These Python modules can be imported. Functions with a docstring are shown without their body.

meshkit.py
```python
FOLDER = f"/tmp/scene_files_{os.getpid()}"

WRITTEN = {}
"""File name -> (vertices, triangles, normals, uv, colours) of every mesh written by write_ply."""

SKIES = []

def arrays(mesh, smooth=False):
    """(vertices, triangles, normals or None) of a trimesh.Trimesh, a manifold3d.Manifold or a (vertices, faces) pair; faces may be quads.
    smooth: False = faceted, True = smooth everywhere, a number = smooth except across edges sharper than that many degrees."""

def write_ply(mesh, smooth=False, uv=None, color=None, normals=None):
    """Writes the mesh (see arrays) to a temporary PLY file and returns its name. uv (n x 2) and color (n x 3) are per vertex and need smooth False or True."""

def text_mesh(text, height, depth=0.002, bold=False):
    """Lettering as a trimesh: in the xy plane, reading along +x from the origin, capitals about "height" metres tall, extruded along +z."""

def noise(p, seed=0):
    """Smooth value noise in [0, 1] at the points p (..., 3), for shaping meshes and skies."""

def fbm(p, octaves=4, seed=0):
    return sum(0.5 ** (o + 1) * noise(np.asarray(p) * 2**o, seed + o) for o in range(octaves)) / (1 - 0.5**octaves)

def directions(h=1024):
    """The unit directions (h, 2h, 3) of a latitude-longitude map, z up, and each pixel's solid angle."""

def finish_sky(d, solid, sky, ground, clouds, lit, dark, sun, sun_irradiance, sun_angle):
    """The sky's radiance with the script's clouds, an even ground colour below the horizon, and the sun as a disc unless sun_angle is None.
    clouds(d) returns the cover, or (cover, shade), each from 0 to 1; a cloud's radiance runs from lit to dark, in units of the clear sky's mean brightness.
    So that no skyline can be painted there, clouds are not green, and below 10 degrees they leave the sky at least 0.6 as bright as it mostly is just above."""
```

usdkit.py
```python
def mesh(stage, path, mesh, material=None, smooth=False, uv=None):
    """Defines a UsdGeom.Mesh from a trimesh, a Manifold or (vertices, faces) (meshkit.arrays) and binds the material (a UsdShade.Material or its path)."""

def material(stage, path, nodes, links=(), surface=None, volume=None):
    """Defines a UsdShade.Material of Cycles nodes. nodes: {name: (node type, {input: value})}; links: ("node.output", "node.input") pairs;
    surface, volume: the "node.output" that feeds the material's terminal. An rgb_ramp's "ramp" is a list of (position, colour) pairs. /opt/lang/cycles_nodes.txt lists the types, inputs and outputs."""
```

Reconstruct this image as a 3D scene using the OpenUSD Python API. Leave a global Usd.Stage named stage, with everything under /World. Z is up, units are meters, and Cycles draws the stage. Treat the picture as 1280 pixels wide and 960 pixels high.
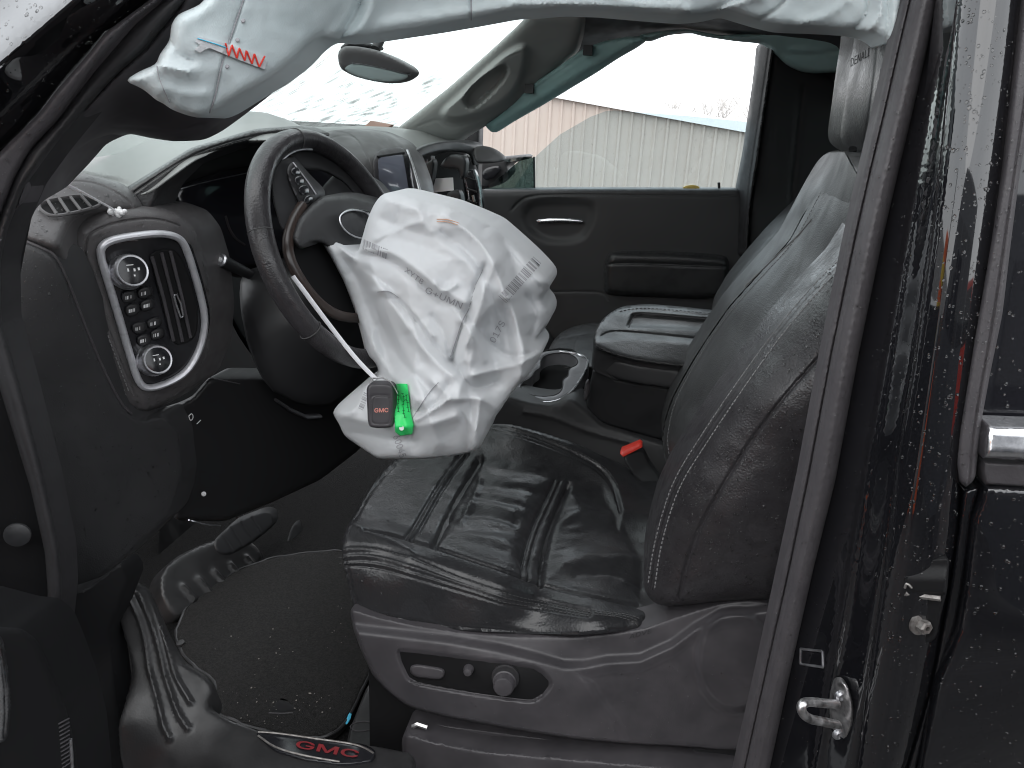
import math, random
import numpy as np, trimesh, shapely
from shapely.geometry import Polygon, LineString
from scipy.spatial import Delaunay
from scipy.interpolate import RBFInterpolator
from pxr import Usd, UsdGeom, UsdLux, UsdShade, Gf, Sdf, Vt
import usdkit, meshkit

stage = Usd.Stage.CreateInMemory()
UsdGeom.SetStageUpAxis(stage, 'Z'); UsdGeom.SetStageMetersPerUnit(stage, 1.0)
UsdGeom.Xform.Define(stage, '/World'); UsdGeom.Scope.Define(stage, '/World/Looks')
RND = random.Random(7); RNG = np.random.default_rng(7)

# ---------------------------------------------------------------- camera (x = towards the truck's tail, y = across the cab, z = up)
THETA, PSI, ROLL, FPX = math.radians(19), math.radians(9), math.radians(3), 940.0
EXPOSURE = 1.15
CAM = np.array([0.0, -0.65, 1.64])
FWD = np.array([-math.sin(PSI)*math.cos(THETA), math.cos(PSI)*math.cos(THETA), -math.sin(THETA)])
_r0 = np.array([math.cos(PSI), math.sin(PSI), 0.0]); _u0 = np.cross(_r0, FWD)
RIGHT = math.cos(ROLL)*_r0 + math.sin(ROLL)*_u0
UP = -math.sin(ROLL)*_r0 + math.cos(ROLL)*_u0
cam = UsdGeom.Camera.Define(stage, '/World/camera')
M4 = Gf.Matrix4d(*[float(x) for x in (*RIGHT, 0, *UP, 0, *(-FWD), 0, *CAM, 1)])
cam.AddTransformOp().Set(M4)
cam.CreateHorizontalApertureAttr(36.0); cam.CreateVerticalApertureAttr(27.0)
cam.CreateFocalLengthAttr(36.0*FPX/1280); cam.CreateClippingRangeAttr(Gf.Vec2f(0.02, 500))
cam.CreateExposureAttr(EXPOSURE)

# ---------------------------------------------------------------- sky and sun: a bright overcast
SUN_EL, SUN_AZ = math.radians(48), math.radians(200)      # azimuth measured as atan2(x, y)
skym = usdkit.material(stage, '/World/Looks/overcast_sky', {
    's': ('sky_texture', {'sky_type': 'single_scattering', 'sun_disc': False, 'sun_elevation': SUN_EL, 'sun_rotation': SUN_AZ, 'aerosol_density': 2.0}),
    't': ('texture_coordinate', {}),
    'n': ('noise_texture', {'scale': 1.6, 'detail': 5, 'roughness': 0.55}),
    'c': ('rgb_ramp', {'ramp': [(0.25, (6.6, 6.9, 7.2)), (0.75, (8.6, 8.8, 9.0))]}),
    'm': ('mix_color', {'fac': 0.93}),
    'b': ('background_shader', {'strength': 0.14})},
    [('t.generated', 'n.vector'), ('n.fac', 'c.fac'), ('s.color', 'm.a'), ('c.color', 'm.b'), ('m.result', 'b.color')], surface='b.background')
dome = UsdLux.DomeLight.Define(stage, '/World/sky')
UsdShade.MaterialBindingAPI.Apply(dome.GetPrim()).Bind(skym)
dome.GetPrim().SetCustomDataByKey('kind', 'structure')
sun = UsdLux.DistantLight.Define(stage, '/World/sun')
sun.CreateNormalizeAttr(True); sun.CreateIntensityAttr(0.14); sun.CreateAngleAttr(70.0); sun.CreateColorAttr(Gf.Vec3f(1.0, 0.97, 0.93))
_sd = np.array([math.sin(SUN_AZ)*math.cos(SUN_EL), math.cos(SUN_AZ)*math.cos(SUN_EL), math.sin(SUN_EL)])
_sx = np.cross([0, 0, 1.0], _sd); _sx /= np.linalg.norm(_sx); _sy = np.cross(_sd, _sx)
sun.AddTransformOp().Set(Gf.Matrix4d(*[float(x) for x in (*_sx, 0, *_sy, 0, *_sd, 0, 0, 0, 6, 1)]))

# ---------------------------------------------------------------- naming helpers
used = {}
def numbered(parent, name):
    k = used.get((parent, name), 0); used[(parent, name)] = k+1
    return f'{parent}/{name}' if k == 0 else f'{parent}/{name}_{k:03d}'
def tag(prim, label=None, cat=None, group=None, kind=None):
    for k, v in (('label', label), ('category', cat), ('group', group), ('kind', kind)):
        if v: prim.SetCustomDataByKey(k, v)
def thing(name, label, cat, loc, group=None):
    p = numbered('/World', name); x = UsdGeom.Xform.Define(stage, p); x.AddTranslateOp().Set(Gf.Vec3d(*map(float, loc)))
    tag(x.GetPrim(), label, cat, group); BASE[p] = np.array(loc, float); return p
BASE = {}
def part(parent, name, mesh, mat, label=None, smooth=40, kind=None):
    v, f = vf(mesh)
    b = BASE.get(parent, np.zeros(3)); p = numbered(parent, name); BASE[p] = b
    m = usdkit.mesh(stage, p, trimesh.Trimesh(v-b, f, process=False), mat, smooth=smooth)
    tag(m.GetPrim(), label, None, None, kind); return p
def solo(name, mesh, mat, label=None, cat=None, group=None, kind=None, smooth=40):
    v, f = vf(mesh); p = numbered('/World', name); BASE[p] = np.zeros(3)
    m = usdkit.mesh(stage, p, trimesh.Trimesh(v, f, process=False), mat, smooth=smooth)
    tag(m.GetPrim(), label, cat, group, kind); return p
def vf(mesh):
    if isinstance(mesh, (list,)):
        out = [vf(m) for m in mesh]; n = np.cumsum([0]+[len(o[0]) for o in out])
        return np.vstack([o[0] for o in out]), np.vstack([o[1]+k for o, k in zip(out, n)])
    if isinstance(mesh, Pillow): return mesh.v, mesh.f
    if isinstance(mesh, tuple): return np.asarray(mesh[0], float), np.asarray(mesh[1], int)
    return np.array(mesh.vertices), np.array(mesh.faces)

# ---------------------------------------------------------------- measuring: a bearing and a distance give a point in the cab
def ray(q):
    q = np.atleast_2d(np.asarray(q, float))[:, :2]
    return FWD + RIGHT*((q[:, :1]-640)/FPX) - UP*((q[:, 1:2]-480)/FPX)
def at(x, y, Y):
    d = ray((x, y))[0]; return CAM + d*(Y-CAM[1])/d[1]
def at_z(x, y, Z):
    d = ray((x, y))[0]; return CAM + d*(Z-CAM[2])/d[2]
def side_y(z, off): return off + 0.22*np.maximum(0.0, z-1.28)**2        # the body side curves inwards above the belt line
def at_side(x, y, off):
    Y = off
    for _ in range(25): Y = side_y(at(x, y, Y)[2], off)
    return at(x, y, Y)
def plane(p, n):
    p, n = np.asarray(p, float), np.asarray(n, float)
    return lambda q: ((p-CAM)@n)/(ray(q)@n)
def plane_z(z): return plane((0, 0, z), (0, 0, 1))
def plane_y(y): return plane((0, y, 0), (0, 1, 0))
def controls(c):
    c = [k for k in c]
    q = np.array([k[:2] for k in c], float); t = np.array([(k[2]-CAM[1])/ray(k)[0][1] for k in c])
    r = RBFInterpolator(q, 1/t, kernel='thin_plate_spline', degree=1, smoothing=1e-9)
    return lambda p: 1/r(np.atleast_2d(np.asarray(p, float))[:, :2])
def side_depth(pts):                                             # points (x, y, inset from the body side)
    return controls([(x, y, at_side(x, y, o)[1]) for x, y, o in pts])
def strip_depth(left, right, ol, orr, bow=0.0, deg=4):
    """Depth of a band between two near-vertical lines, lying on the curved body side."""
    fl, fr = (np.polyfit(*(np.array(l, float)[:, ::-1].T), deg) for l in (left, right))
    def f(q):
        q = np.atleast_2d(np.asarray(q, float))[:, :2]; xl, xr = np.polyval(fl, q[:, 1]), np.polyval(fr, q[:, 1]); u = (q[:, 0]-xl)/(xr-xl)
        off = ol+(orr-ol)*u-bow*4*u*(1-u); d = ray(q); Y = off.copy()
        for _ in range(25): Y = side_y(CAM[2]+d[:, 2]*(Y-CAM[1])/d[:, 1], off)
        return (Y-CAM[1])/d[:, 1]
    return f
def depth_of(d):
    if callable(d): return d
    if isinstance(d, (int, float)): return plane_y(d)
    return controls(d)
def chaikin(p, closed=True, n=2):
    p = np.asarray(p, float)
    for _ in range(n):
        if closed:
            q = np.roll(p, -1, 0); p = np.stack([.75*p+.25*q, .25*p+.75*q], 1).reshape(-1, p.shape[1])
        else:
            a, b = p[:-1], p[1:]; m = np.stack([.75*a+.25*b, .25*a+.75*b], 1).reshape(-1, p.shape[1])
            p = np.vstack([p[:1], m[1:-1], p[-1:]])
    return p
def soften(p, r=7.0):
    """Rounds an outline's corners, cutting at most r from each side."""
    p = np.asarray(p, float); out = []
    for a, b, c in zip(np.roll(p, 1, 0), p, np.roll(p, -1, 0)):
        la, lc = np.linalg.norm(a-b), np.linalg.norm(c-b); u = b+(a-b)*min(.4, r/max(la, 1e-6)); v = b+(c-b)*min(.4, r/max(lc, 1e-6))
        out += [u, .25*u+.5*b+.25*v, v]
    return np.array(out)
def resample(p, step, closed=False):
    p = np.asarray(p, float)
    if closed: p = np.vstack([p, p[:1]])
    s = np.r_[0, np.cumsum(np.linalg.norm(np.diff(p, axis=0), axis=1))]
    n = max(3, int(round(s[-1]/step))+1); t = np.linspace(0, s[-1], n)
    o = np.stack([np.interp(t, s, p[:, k]) for k in range(p.shape[1])], 1)
    return o[:-1] if closed else o
def sstep(x): x = np.clip(x, 0, 1); return x*x*(3-2*x)

class Pillow:
    """A solid piece: an outline, a curved front face with its own relief, rounded edges and a thickness."""
    def __init__(s, poly, depth, thick=.02, bulge=0.0, edge=10, res=6, rnd=2, holes=(), lines=(), disp=None, noise=None, push=(0, 1, 0), dome=0.0, fade=True, sharp=False, along='ray'):
        b = (soften(poly) if rnd == 1 else chaikin(poly, True, rnd)) if rnd else np.asarray(poly, float)
        b = resample(b, res, True) if rnd else np.vstack([resample(np.array([p, q]), res)[:-1] for p, q in zip(b, np.roll(b, -1, 0))])
        hs = [resample(chaikin(h, True, 2), min(res, 3), True) for h in holes]
        s.poly = Polygon(b, hs)
        if not s.poly.is_valid: s.poly = s.poly.buffer(0); s.poly = max(getattr(s.poly, 'geoms', [s.poly]), key=lambda g: g.area); b = np.array(s.poly.exterior.coords)[:-1]; hs = [np.array(i.coords)[:-1] for i in s.poly.interiors]
        s.dep, s.bulge, s.edge, s.disp, s.noise, s.dm = depth_of(depth), bulge, edge, disp, noise, dome
        s.lines = [(LineString(chaikin(l[0], False, 2)), l[1], l[2]) for l in lines]
        s.bound = s.poly.boundary; s.fade = fade; s.sharp = sharp; s.along = along
        x0, y0, x1, y1 = s.poly.bounds
        g = np.stack(np.meshgrid(np.arange(x0, x1, res), np.arange(y0, y1, res*.866)), -1)
        g[1::2, :, 0] += res/2; g = g.reshape(-1, 2)
        extra = []
        for l, w, h in s.lines:
            if w < res*1.5:
                c = resample(np.array(l.coords), max(w, 2.0)); t = np.gradient(c, axis=0); t /= np.linalg.norm(t, axis=1, keepdims=True)+1e-9; nn = np.c_[-t[:, 1], t[:, 0]]
                for k in (-2, -1, 0, 1, 2): extra.append(c+nn*w*k*.8)
        if bulge and edge > 3:
            for k in (.12, .35, .65):
                r = s.poly.buffer(-edge*k)
                for gg in getattr(r, 'geoms', [r]):
                    if gg.geom_type == 'Polygon' and not gg.is_empty and edge*k > 1.2: extra.append(resample(np.array(gg.exterior.coords)[:-1], res*.8, True))
        if extra: g = np.vstack([g]+extra)
        g = g[shapely.contains_xy(s.poly, g[:, 0], g[:, 1])]
        g = g[shapely.distance(shapely.points(g), s.bound) > min(res*.3, 1.2)]
        _, u = np.unique(np.round(g/ max(.8, res*.12)), axis=0, return_index=True); g = g[np.sort(u)]
        rings = [b]+hs; pts = np.vstack(rings+[g]); nb = sum(map(len, rings))
        tri = Delaunay(pts).simplices
        c = pts[tri].mean(1); a = pts[tri]
        cr2 = lambda a: (a[:, 1, 0]-a[:, 0, 0])*(a[:, 2, 1]-a[:, 0, 1])-(a[:, 1, 1]-a[:, 0, 1])*(a[:, 2, 0]-a[:, 0, 0])
        area = np.abs(cr2(a))
        tri = tri[shapely.contains_xy(s.poly, c[:, 0], c[:, 1]) & (area > 1e-6)]
        a = pts[tri]; flip = cr2(a) > 0
        tri[flip] = tri[flip][:, ::-1]
        s.px = pts; front = s.surf(pts)
        back = s.base(pts) + np.asarray(push, float)*thick
        back[nb:] = back[nb:]
        n = len(pts); f = [tri, tri[:, ::-1]+n]
        k = 0
        for r in rings:
            i = np.arange(len(r))+k; j = np.roll(i, -1)
            f += [np.c_[i, j, j+n], np.c_[i, j+n, i+n]]; k += len(r)
        s.v, s.f = np.vstack([front, back]), np.vstack(f)
        # only keep used vertices
        u, inv = np.unique(s.f, return_inverse=True); s.v = s.v[u]; s.f = inv.reshape(-1, 3)
    def base(s, q):
        return CAM + ray(q)*s.dep(q)[:, None]
    def relief(s, q):
        q = np.atleast_2d(np.asarray(q, float)); P = shapely.points(q); out = np.zeros(len(q)); d = shapely.distance(P, s.bound)
        if s.bulge:
            u = np.clip(d/s.edge, 0, 1); out += s.bulge*np.sqrt(np.maximum(0, 1-(1-u)**2))
        if s.dm: out += s.dm*(1-np.exp(-d/ max(1, .35*math.sqrt(s.poly.area))))
        fade = np.clip(d/3.0, 0, 1) if s.fade else 1.0
        for l, w, h in s.lines:
            x = shapely.distance(P, l)/w; out += h*(np.exp(-np.sqrt(x*x+.05)*1.1) if s.sharp else np.exp(-x*x))*fade
        if s.disp: out += s.disp(q)*fade
        if s.noise: out += s.noise[1]*(meshkit.fbm(np.c_[q/s.noise[0], np.full(len(q), s.poly.area % 17)], 3)-.5)*fade
        return out
    def surf(s, q, lift=0.0):
        if s.along == 'n':
            q = np.atleast_2d(np.asarray(q, float)); return s.base(q)+s.base_normal(q)*(s.relief(q)+lift)[:, None]
        r = ray(q); n = r/np.linalg.norm(r, axis=1, keepdims=True)
        return CAM + r*s.dep(q)[:, None] - n*(s.relief(q)+lift)[:, None]
    def base_normal(s, q, e=7.0):
        n = np.cross(s.base(q+[0, e])-s.base(q-[0, e]), s.base(q+[e, 0])-s.base(q-[e, 0])); n /= np.linalg.norm(n, axis=1, keepdims=True)+1e-12
        n[(n*ray(q)).sum(1) > 0] *= -1; return n
    def normal(s, q, e=2.0):
        q = np.atleast_2d(np.asarray(q, float)); a = s.surf(q+[e, 0])-s.surf(q-[e, 0]); b = s.surf(q+[0, e])-s.surf(q-[0, e])
        n = np.cross(b, a); n /= np.linalg.norm(n, axis=1, keepdims=True)+1e-12
        n[(n*ray(q)).sum(1) > 0] *= -1; return n

def skin(pl, poly, lift=.0015, thick=.003, res=4, rnd=1, **kw):
    """A thin piece lying on another piece's face."""
    return Pillow(poly, pl.dep, thick, 0, 4, res, rnd, disp=lambda q: pl.relief(q)+lift, fade=False, along=pl.along, **kw)
def tube(path, r, n=10, closed=False, flat=1.0, up=None):
    p = np.asarray(path, float); m = len(p)
    t = np.gradient(p, axis=0) if not closed else np.roll(p, -1, 0)-np.roll(p, 1, 0)
    t /= np.linalg.norm(t, axis=1, keepdims=True)+1e-12
    u = np.asarray(up if up is not None else (0.31, 0.2, 0.93), float)
    if up is None:
        w = np.cross(t[0], u); a = [w/np.linalg.norm(w)]
        for k in range(1, m):
            w = a[-1]-t[k]*(a[-1]@t[k]); a.append(w/(np.linalg.norm(w)+1e-12))
        a = np.array(a)
    else:
        a = np.cross(t, u); a /= np.linalg.norm(a, axis=1, keepdims=True)+1e-12
    b = np.cross(t, a)
    r = np.broadcast_to(np.asarray(r, float), (m,))
    th = np.linspace(0, 2*math.pi, n, endpoint=False)
    v = p[:, None]+r[:, None, None]*(np.cos(th)[None, :, None]*a[:, None]+flat*np.sin(th)[None, :, None]*b[:, None])
    v = v.reshape(-1, 3); f = []
    for i in range(m if closed else m-1):
        j = (i+1) % m
        for k in range(n):
            l = (k+1) % n; f += [(i*n+k, j*n+k, j*n+l), (i*n+k, j*n+l, i*n+l)]
    if not closed:
        v = np.vstack([v, p[:1], p[-1:]]); e = m*n
        for k in range(n):
            l = (k+1) % n; f += [(e, k, l), (e+1, (m-1)*n+l, (m-1)*n+k)]
    return v, np.array(f)
def on(pl, pts, lift=0.0, step=4, closed=False, sm=2):
    q = resample(chaikin(pts, closed, sm), step, closed); return pl.surf(q, lift)
def bead(pl, pts, r=.0012, lift=0.0003, step=4, closed=False, n=6, sm=2):
    return tube(on(pl, pts, lift, step, closed, sm), r, n, closed)
def stitches(pl, pts, length=4.0, gap=2.2, r=.0006, lift=.0006):
    q = resample(chaikin(pts, False, 2), 1.0); out = []; k = 0
    while k+length < len(q):
        a, b = q[int(k)], q[int(k+length)]
        P = pl.surf(np.array([a, (a+b)/2, b]), lift); P[1] -= ray((a+b)/2)[0]*0.0004
        out.append(tube(P, r, 5)); k += length+gap
    return out
def loft(rows, nu=60, nv=None, thick=.02, push=(0, 1, 0), sm=2):
    R = []
    for r in rows:
        r = chaikin(np.asarray(r, float), False, sm); s = np.r_[0, np.cumsum(np.linalg.norm(np.diff(r, axis=0), axis=1))]
        R.append(np.stack([np.interp(np.linspace(0, s[-1], nu), s, r[:, k]) for k in range(3)], 1))
    R = np.array(R)
    if nv:
        R = np.stack([chaikin(R[:, k], False, 3) for k in range(nu)], 1); i = np.linspace(0, len(R)-1, nv).round().astype(int); R = R[np.unique(i)]
    m = len(R); F = R.reshape(-1, 3); B = F+np.asarray(push, float)*thick; N = len(F); f = []
    for i in range(m-1):
        for k in range(nu-1):
            a, b, c, d = i*nu+k, i*nu+k+1, (i+1)*nu+k+1, (i+1)*nu+k
            f += [(a, b, c), (a, c, d), (a+N, c+N, b+N), (a+N, d+N, c+N)]
    edge = [k for k in range(nu)]+[i*nu+nu-1 for i in range(1, m)]+[(m-1)*nu+k for k in range(nu-2, -1, -1)]+[i*nu for i in range(m-2, 0, -1)]
    for a, b in zip(edge, edge[1:]+edge[:1]): f += [(a, a+N, b+N), (a, b+N, b)]
    return np.vstack([F, B]), np.array(f)
def box(lo, hi):
    lo, hi = np.array(lo, float), np.array(hi, float); m = trimesh.creation.box(hi-lo); m.apply_translation((lo+hi)/2); return m
def frame_of(n, up=(0, 0, 1)):
    n = np.asarray(n, float)/np.linalg.norm(n); a = np.cross(up, n); a /= np.linalg.norm(a); return a, np.cross(n, a), n
def lathe(prof, c, n, seg=40, knurl=0, up=(0, 0, 1)):
    """prof: (radius, height) pairs along the axis n from c."""
    a, b, n = frame_of(n, up); th = np.linspace(0, 2*math.pi, seg, endpoint=False); V = []
    for i, (r, h) in enumerate(prof):
        rr = r*(1+(knurl*(np.arange(seg) % 2) if 0 < i < len(prof)-1 and knurl else 0))
        V.append(np.asarray(c)+(np.cos(th)*rr)[:, None]*a+(np.sin(th)*rr)[:, None]*b+n*h)
    V = np.array(V).reshape(-1, 3); f = []
    m = len(prof)
    for i in range(m-1):
        for k in range(seg):
            l = (k+1) % seg; f += [(i*seg+k, i*seg+l, (i+1)*seg+l), (i*seg+k, (i+1)*seg+l, (i+1)*seg+k)]
    V = np.vstack([V, np.asarray(c)+n*prof[0][1], np.asarray(c)+n*prof[-1][1]]); e = m*seg
    for k in range(seg):
        l = (k+1) % seg; f += [(e, l, k), (e+1, (m-1)*seg+k, (m-1)*seg+l)]
    return V, np.array(f)
def lettering(pl, text, o, ax, ay, lift=.0006, thick=.0006, bold=False):
    """Letters laid on a piece's face: o = foot of the first letter, ax along the line, ay up a capital (both in the measuring frame, ay = one capital)."""
    tm = meshkit.text_mesh(text, 1.0, 0.1, bold); v = np.array(tm.vertices); w = v[:, 0].max()
    q = np.asarray(o)+(v[:, :1]/w)*np.asarray(ax)+v[:, 1:2]*np.asarray(ay)
    P = pl.surf(q, lift); r = ray(q); r /= np.linalg.norm(r, axis=1, keepdims=True)
    return P-r*(thick*(v[:, 2:3] > .05)), np.array(tm.faces)
def bars(pl, o, ax, ay, n, seed, lift=.0006):
    """A row of printed bars between o and o+ax, each as tall as ay."""
    R = random.Random(seed); out = []; x = 0.0; o, ax, ay = map(lambda k: np.asarray(k, float), (o, ax, ay))
    w = [R.choice([.5, .5, 1, 1.6]) for _ in range(2*n)]; tot = sum(w)
    for k in range(n):
        a, b = x/tot, (x+w[2*k])/tot; x += w[2*k]+w[2*k+1]
        q = np.array([o+ax*a, o+ax*b, o+ax*b+ay*.5, o+ax*a+ay*.5, o+ax*b+ay, o+ax*a+ay]); P = pl.surf(q, lift)
        out.append((P, np.array([(0, 1, 2), (0, 2, 3), (3, 2, 4), (3, 4, 5)])))
    return out
_ico = trimesh.creation.icosphere(1, 1.0); _h = trimesh.intersections.slice_mesh_plane(_ico, [0, 0, 1], [0, 0, -.15])
HV, HF = np.array(_h.vertices), np.array(_h.faces)
def droplets(specs, seed):
    """Beads of rain: (piece, count, rmin, rmax[, region polygon])."""
    rg = np.random.default_rng(seed); V, F, n = [], [], 0
    for sp in specs:
        pl, cnt, r0, r1 = sp[:4]; reg = Polygon(sp[4]).buffer(0) if len(sp) > 4 else pl.poly.buffer(-3)
        reg = reg.intersection(pl.poly.buffer(-2)); x0, y0, x1, y1 = reg.bounds
        q = np.c_[rg.uniform(x0, x1, cnt*6), rg.uniform(y0, y1, cnt*6)]; q = q[shapely.contains_xy(reg, q[:, 0], q[:, 1])][:cnt]
        P, N = pl.surf(q), pl.normal(q)
        for p, nn in zip(P, N):
            a, b, c = frame_of(nn, (0.01, 0.02, 1) if abs(nn[2]) < .95 else (1, 0, 0)); r = r0+(r1-r0)*rg.random()**3
            V.append(p+r*(HV[:, :1]*a*rg.uniform(.8, 1.1)+HV[:, 1:2]*b*rg.uniform(.85, 1.4)+HV[:, 2:3]*c*.8)); F.append(HF+n); n += len(HV)
    return np.vstack(V), np.vstack(F)

# ---------------------------------------------------------------- materials
def pbr(name, col, rough, col2=None, cscale=6.0, r2=None, rscale=30.0, bump=None, grain=None, **kw):
    nd = {'g': ('geometry', {}), 'p': ('principled_bsdf', {'base_color': col, 'roughness': rough, **kw})}; ln = []
    if col2 is not None:
        nd['cn'] = ('noise_texture', {'scale': cscale, 'detail': 4, 'roughness': .6}); nd['cr'] = ('rgb_ramp', {'ramp': [(.35, col), (.7, col2)]})
        ln += [('g.position', 'cn.vector'), ('cn.fac', 'cr.fac'), ('cr.color', 'p.base_color')]
    if r2 is not None:
        nd['rn'] = ('noise_texture', {'scale': rscale, 'detail': 3}); nd['rm'] = ('map_range', {'from_min': .35, 'from_max': .68, 'to_min': rough, 'to_max': r2, 'clamp': True})
        ln += [('g.position', 'rn.vector'), ('rn.fac', 'rm.value'), ('rm.result', 'p.roughness')]
    last = None
    for i, b in enumerate([x for x in (bump, grain) if x]):
        kind, sc, st, di = b
        if kind == 'noise': nd[f'b{i}'] = ('noise_texture', {'scale': sc, 'detail': 3}); o = f'b{i}.fac'
        else: nd[f'b{i}'] = ('voronoi_texture', {'scale': sc, 'feature': 'smooth_f1', 'metric': 'euclidean'}); o = f'b{i}.distance'
        nd[f'u{i}'] = ('bump', {'strength': st, 'distance': di})
        ln += [('g.position', f'b{i}.vector'), (o, f'u{i}.height')]
        if last: ln.append((last, f'u{i}.normal'))
        last = f'u{i}.normal'
    if last: ln.append((last, 'p.normal'))
    return usdkit.material(stage, '/World/Looks/'+name, nd, ln, surface='p.BSDF')
def wet_pane(name, tint, gloss, along, zmax):
    """Glass with rain runs: fine broken lines along a direction, fading out above zmax."""
    a = np.asarray(along, float); a /= np.linalg.norm(a); b = np.cross(a, (-.75, 0, .66)); b /= np.linalg.norm(b)
    nd = {'g': ('geometry', {}), 't': ('transparent_bsdf', {}), 's': ('glossy_bsdf', {'color': (1, 1, 1), 'roughness': .02}), 'm': ('mix_closure', {'fac': gloss}),
          'du': ('vector_math', {'math_type': 'dot_product', 'vector2': tuple(a*16)}), 'dv': ('vector_math', {'math_type': 'dot_product', 'vector2': tuple(b*110)}), 'c': ('combine_xyz', {}),
          'n': ('noise_texture', {'scale': 1.0, 'detail': 3, 'roughness': .6}), 'n2': ('noise_texture', {'scale': 5.0, 'detail': 2}), 'r': ('map_range', {'from_min': .50, 'from_max': .62, 'to_min': 0, 'to_max': 1, 'clamp': True}),
          'r2': ('map_range', {'from_min': .28, 'from_max': .55, 'to_min': 0, 'to_max': 1, 'clamp': True}), 'x': ('separate_xyz', {}), 'rz': ('map_range', {'from_min': zmax, 'from_max': zmax-.12, 'to_min': .0, 'to_max': 1, 'clamp': True}),
          'ry': ('map_range', {'from_min': .55, 'from_max': .75, 'to_min': .0, 'to_max': 1, 'clamp': True}), 'k3': ('math', {'math_type': 'multiply'}), 'k': ('math', {'math_type': 'multiply'}), 'k2': ('math', {'math_type': 'multiply'}), 'mc': ('mix_color', {'a': tint, 'b': tuple(.38*k for k in tint)})}
    ln = [('g.position', 'du.vector1'), ('g.position', 'dv.vector1'), ('du.value', 'c.x'), ('dv.value', 'c.y'), ('c.vector', 'n.vector'), ('g.position', 'n2.vector'), ('n.fac', 'r.value'), ('n2.fac', 'r2.value'), ('g.position', 'x.vector'), ('x.z', 'rz.value'),
          ('r.result', 'k.value1'), ('r2.result', 'k.value2'), ('k.value', 'k2.value1'), ('rz.result', 'k2.value2'), ('x.y', 'ry.value'), ('k2.value', 'k3.value1'), ('ry.result', 'k3.value2'), ('k3.value', 'mc.fac'), ('mc.result', 't.color'), ('t.BSDF', 'm.closure1'), ('s.BSDF', 'm.closure2')]
    return usdkit.material(stage, '/World/Looks/'+name, nd, ln, surface='m.closure')
def pane(name, tint, gloss=.06, streak=False):
    nd = {'g': ('geometry', {}), 't': ('transparent_bsdf', {'color': tint}), 's': ('glossy_bsdf', {'color': (1, 1, 1), 'roughness': .02}), 'm': ('mix_closure', {'fac': gloss})}
    ln = [('t.BSDF', 'm.closure1'), ('s.BSDF', 'm.closure2')]
    if streak:
        nd['mp'] = ('mapping', {'scale': streak[0], 'rotation': streak[1]}); nd['n'] = ('noise_texture', {'scale': streak[2], 'detail': 4, 'roughness': .7})
        nd['r'] = ('rgb_ramp', {'ramp': [(streak[3], tint), (streak[3]+.09, tuple(k*streak[4] for k in tint))]})
        ln += [('g.position', 'mp.vector'), ('mp.vector', 'n.vector'), ('n.fac', 'r.fac'), ('r.color', 't.color')]
    return usdkit.material(stage, '/World/Looks/'+name, nd, ln, surface='m.closure')
M = {}
M['leather'] = pbr('black_leather', (.017, .017, .018), .30, col2=(.022, .022, .022), r2=.44, rscale=18, bump=('voronoi', 420, .35, .0012), grain=('noise', 60, .12, .004))
M['leather_wet'] = pbr('wet_black_leather', (.013, .012, .013), .27, col2=(.019, .0175, .019), r2=.46, rscale=30, bump=('voronoi', 420, .35, .0012), grain=('noise', 90, .25, .003))
M['leather_perf'] = pbr('creased_black_leather', (.013, .013, .014), .28, r2=.44, rscale=25, bump=('voronoi', 300, .30, .0012), grain=('noise', 45, .22, .004))
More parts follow.
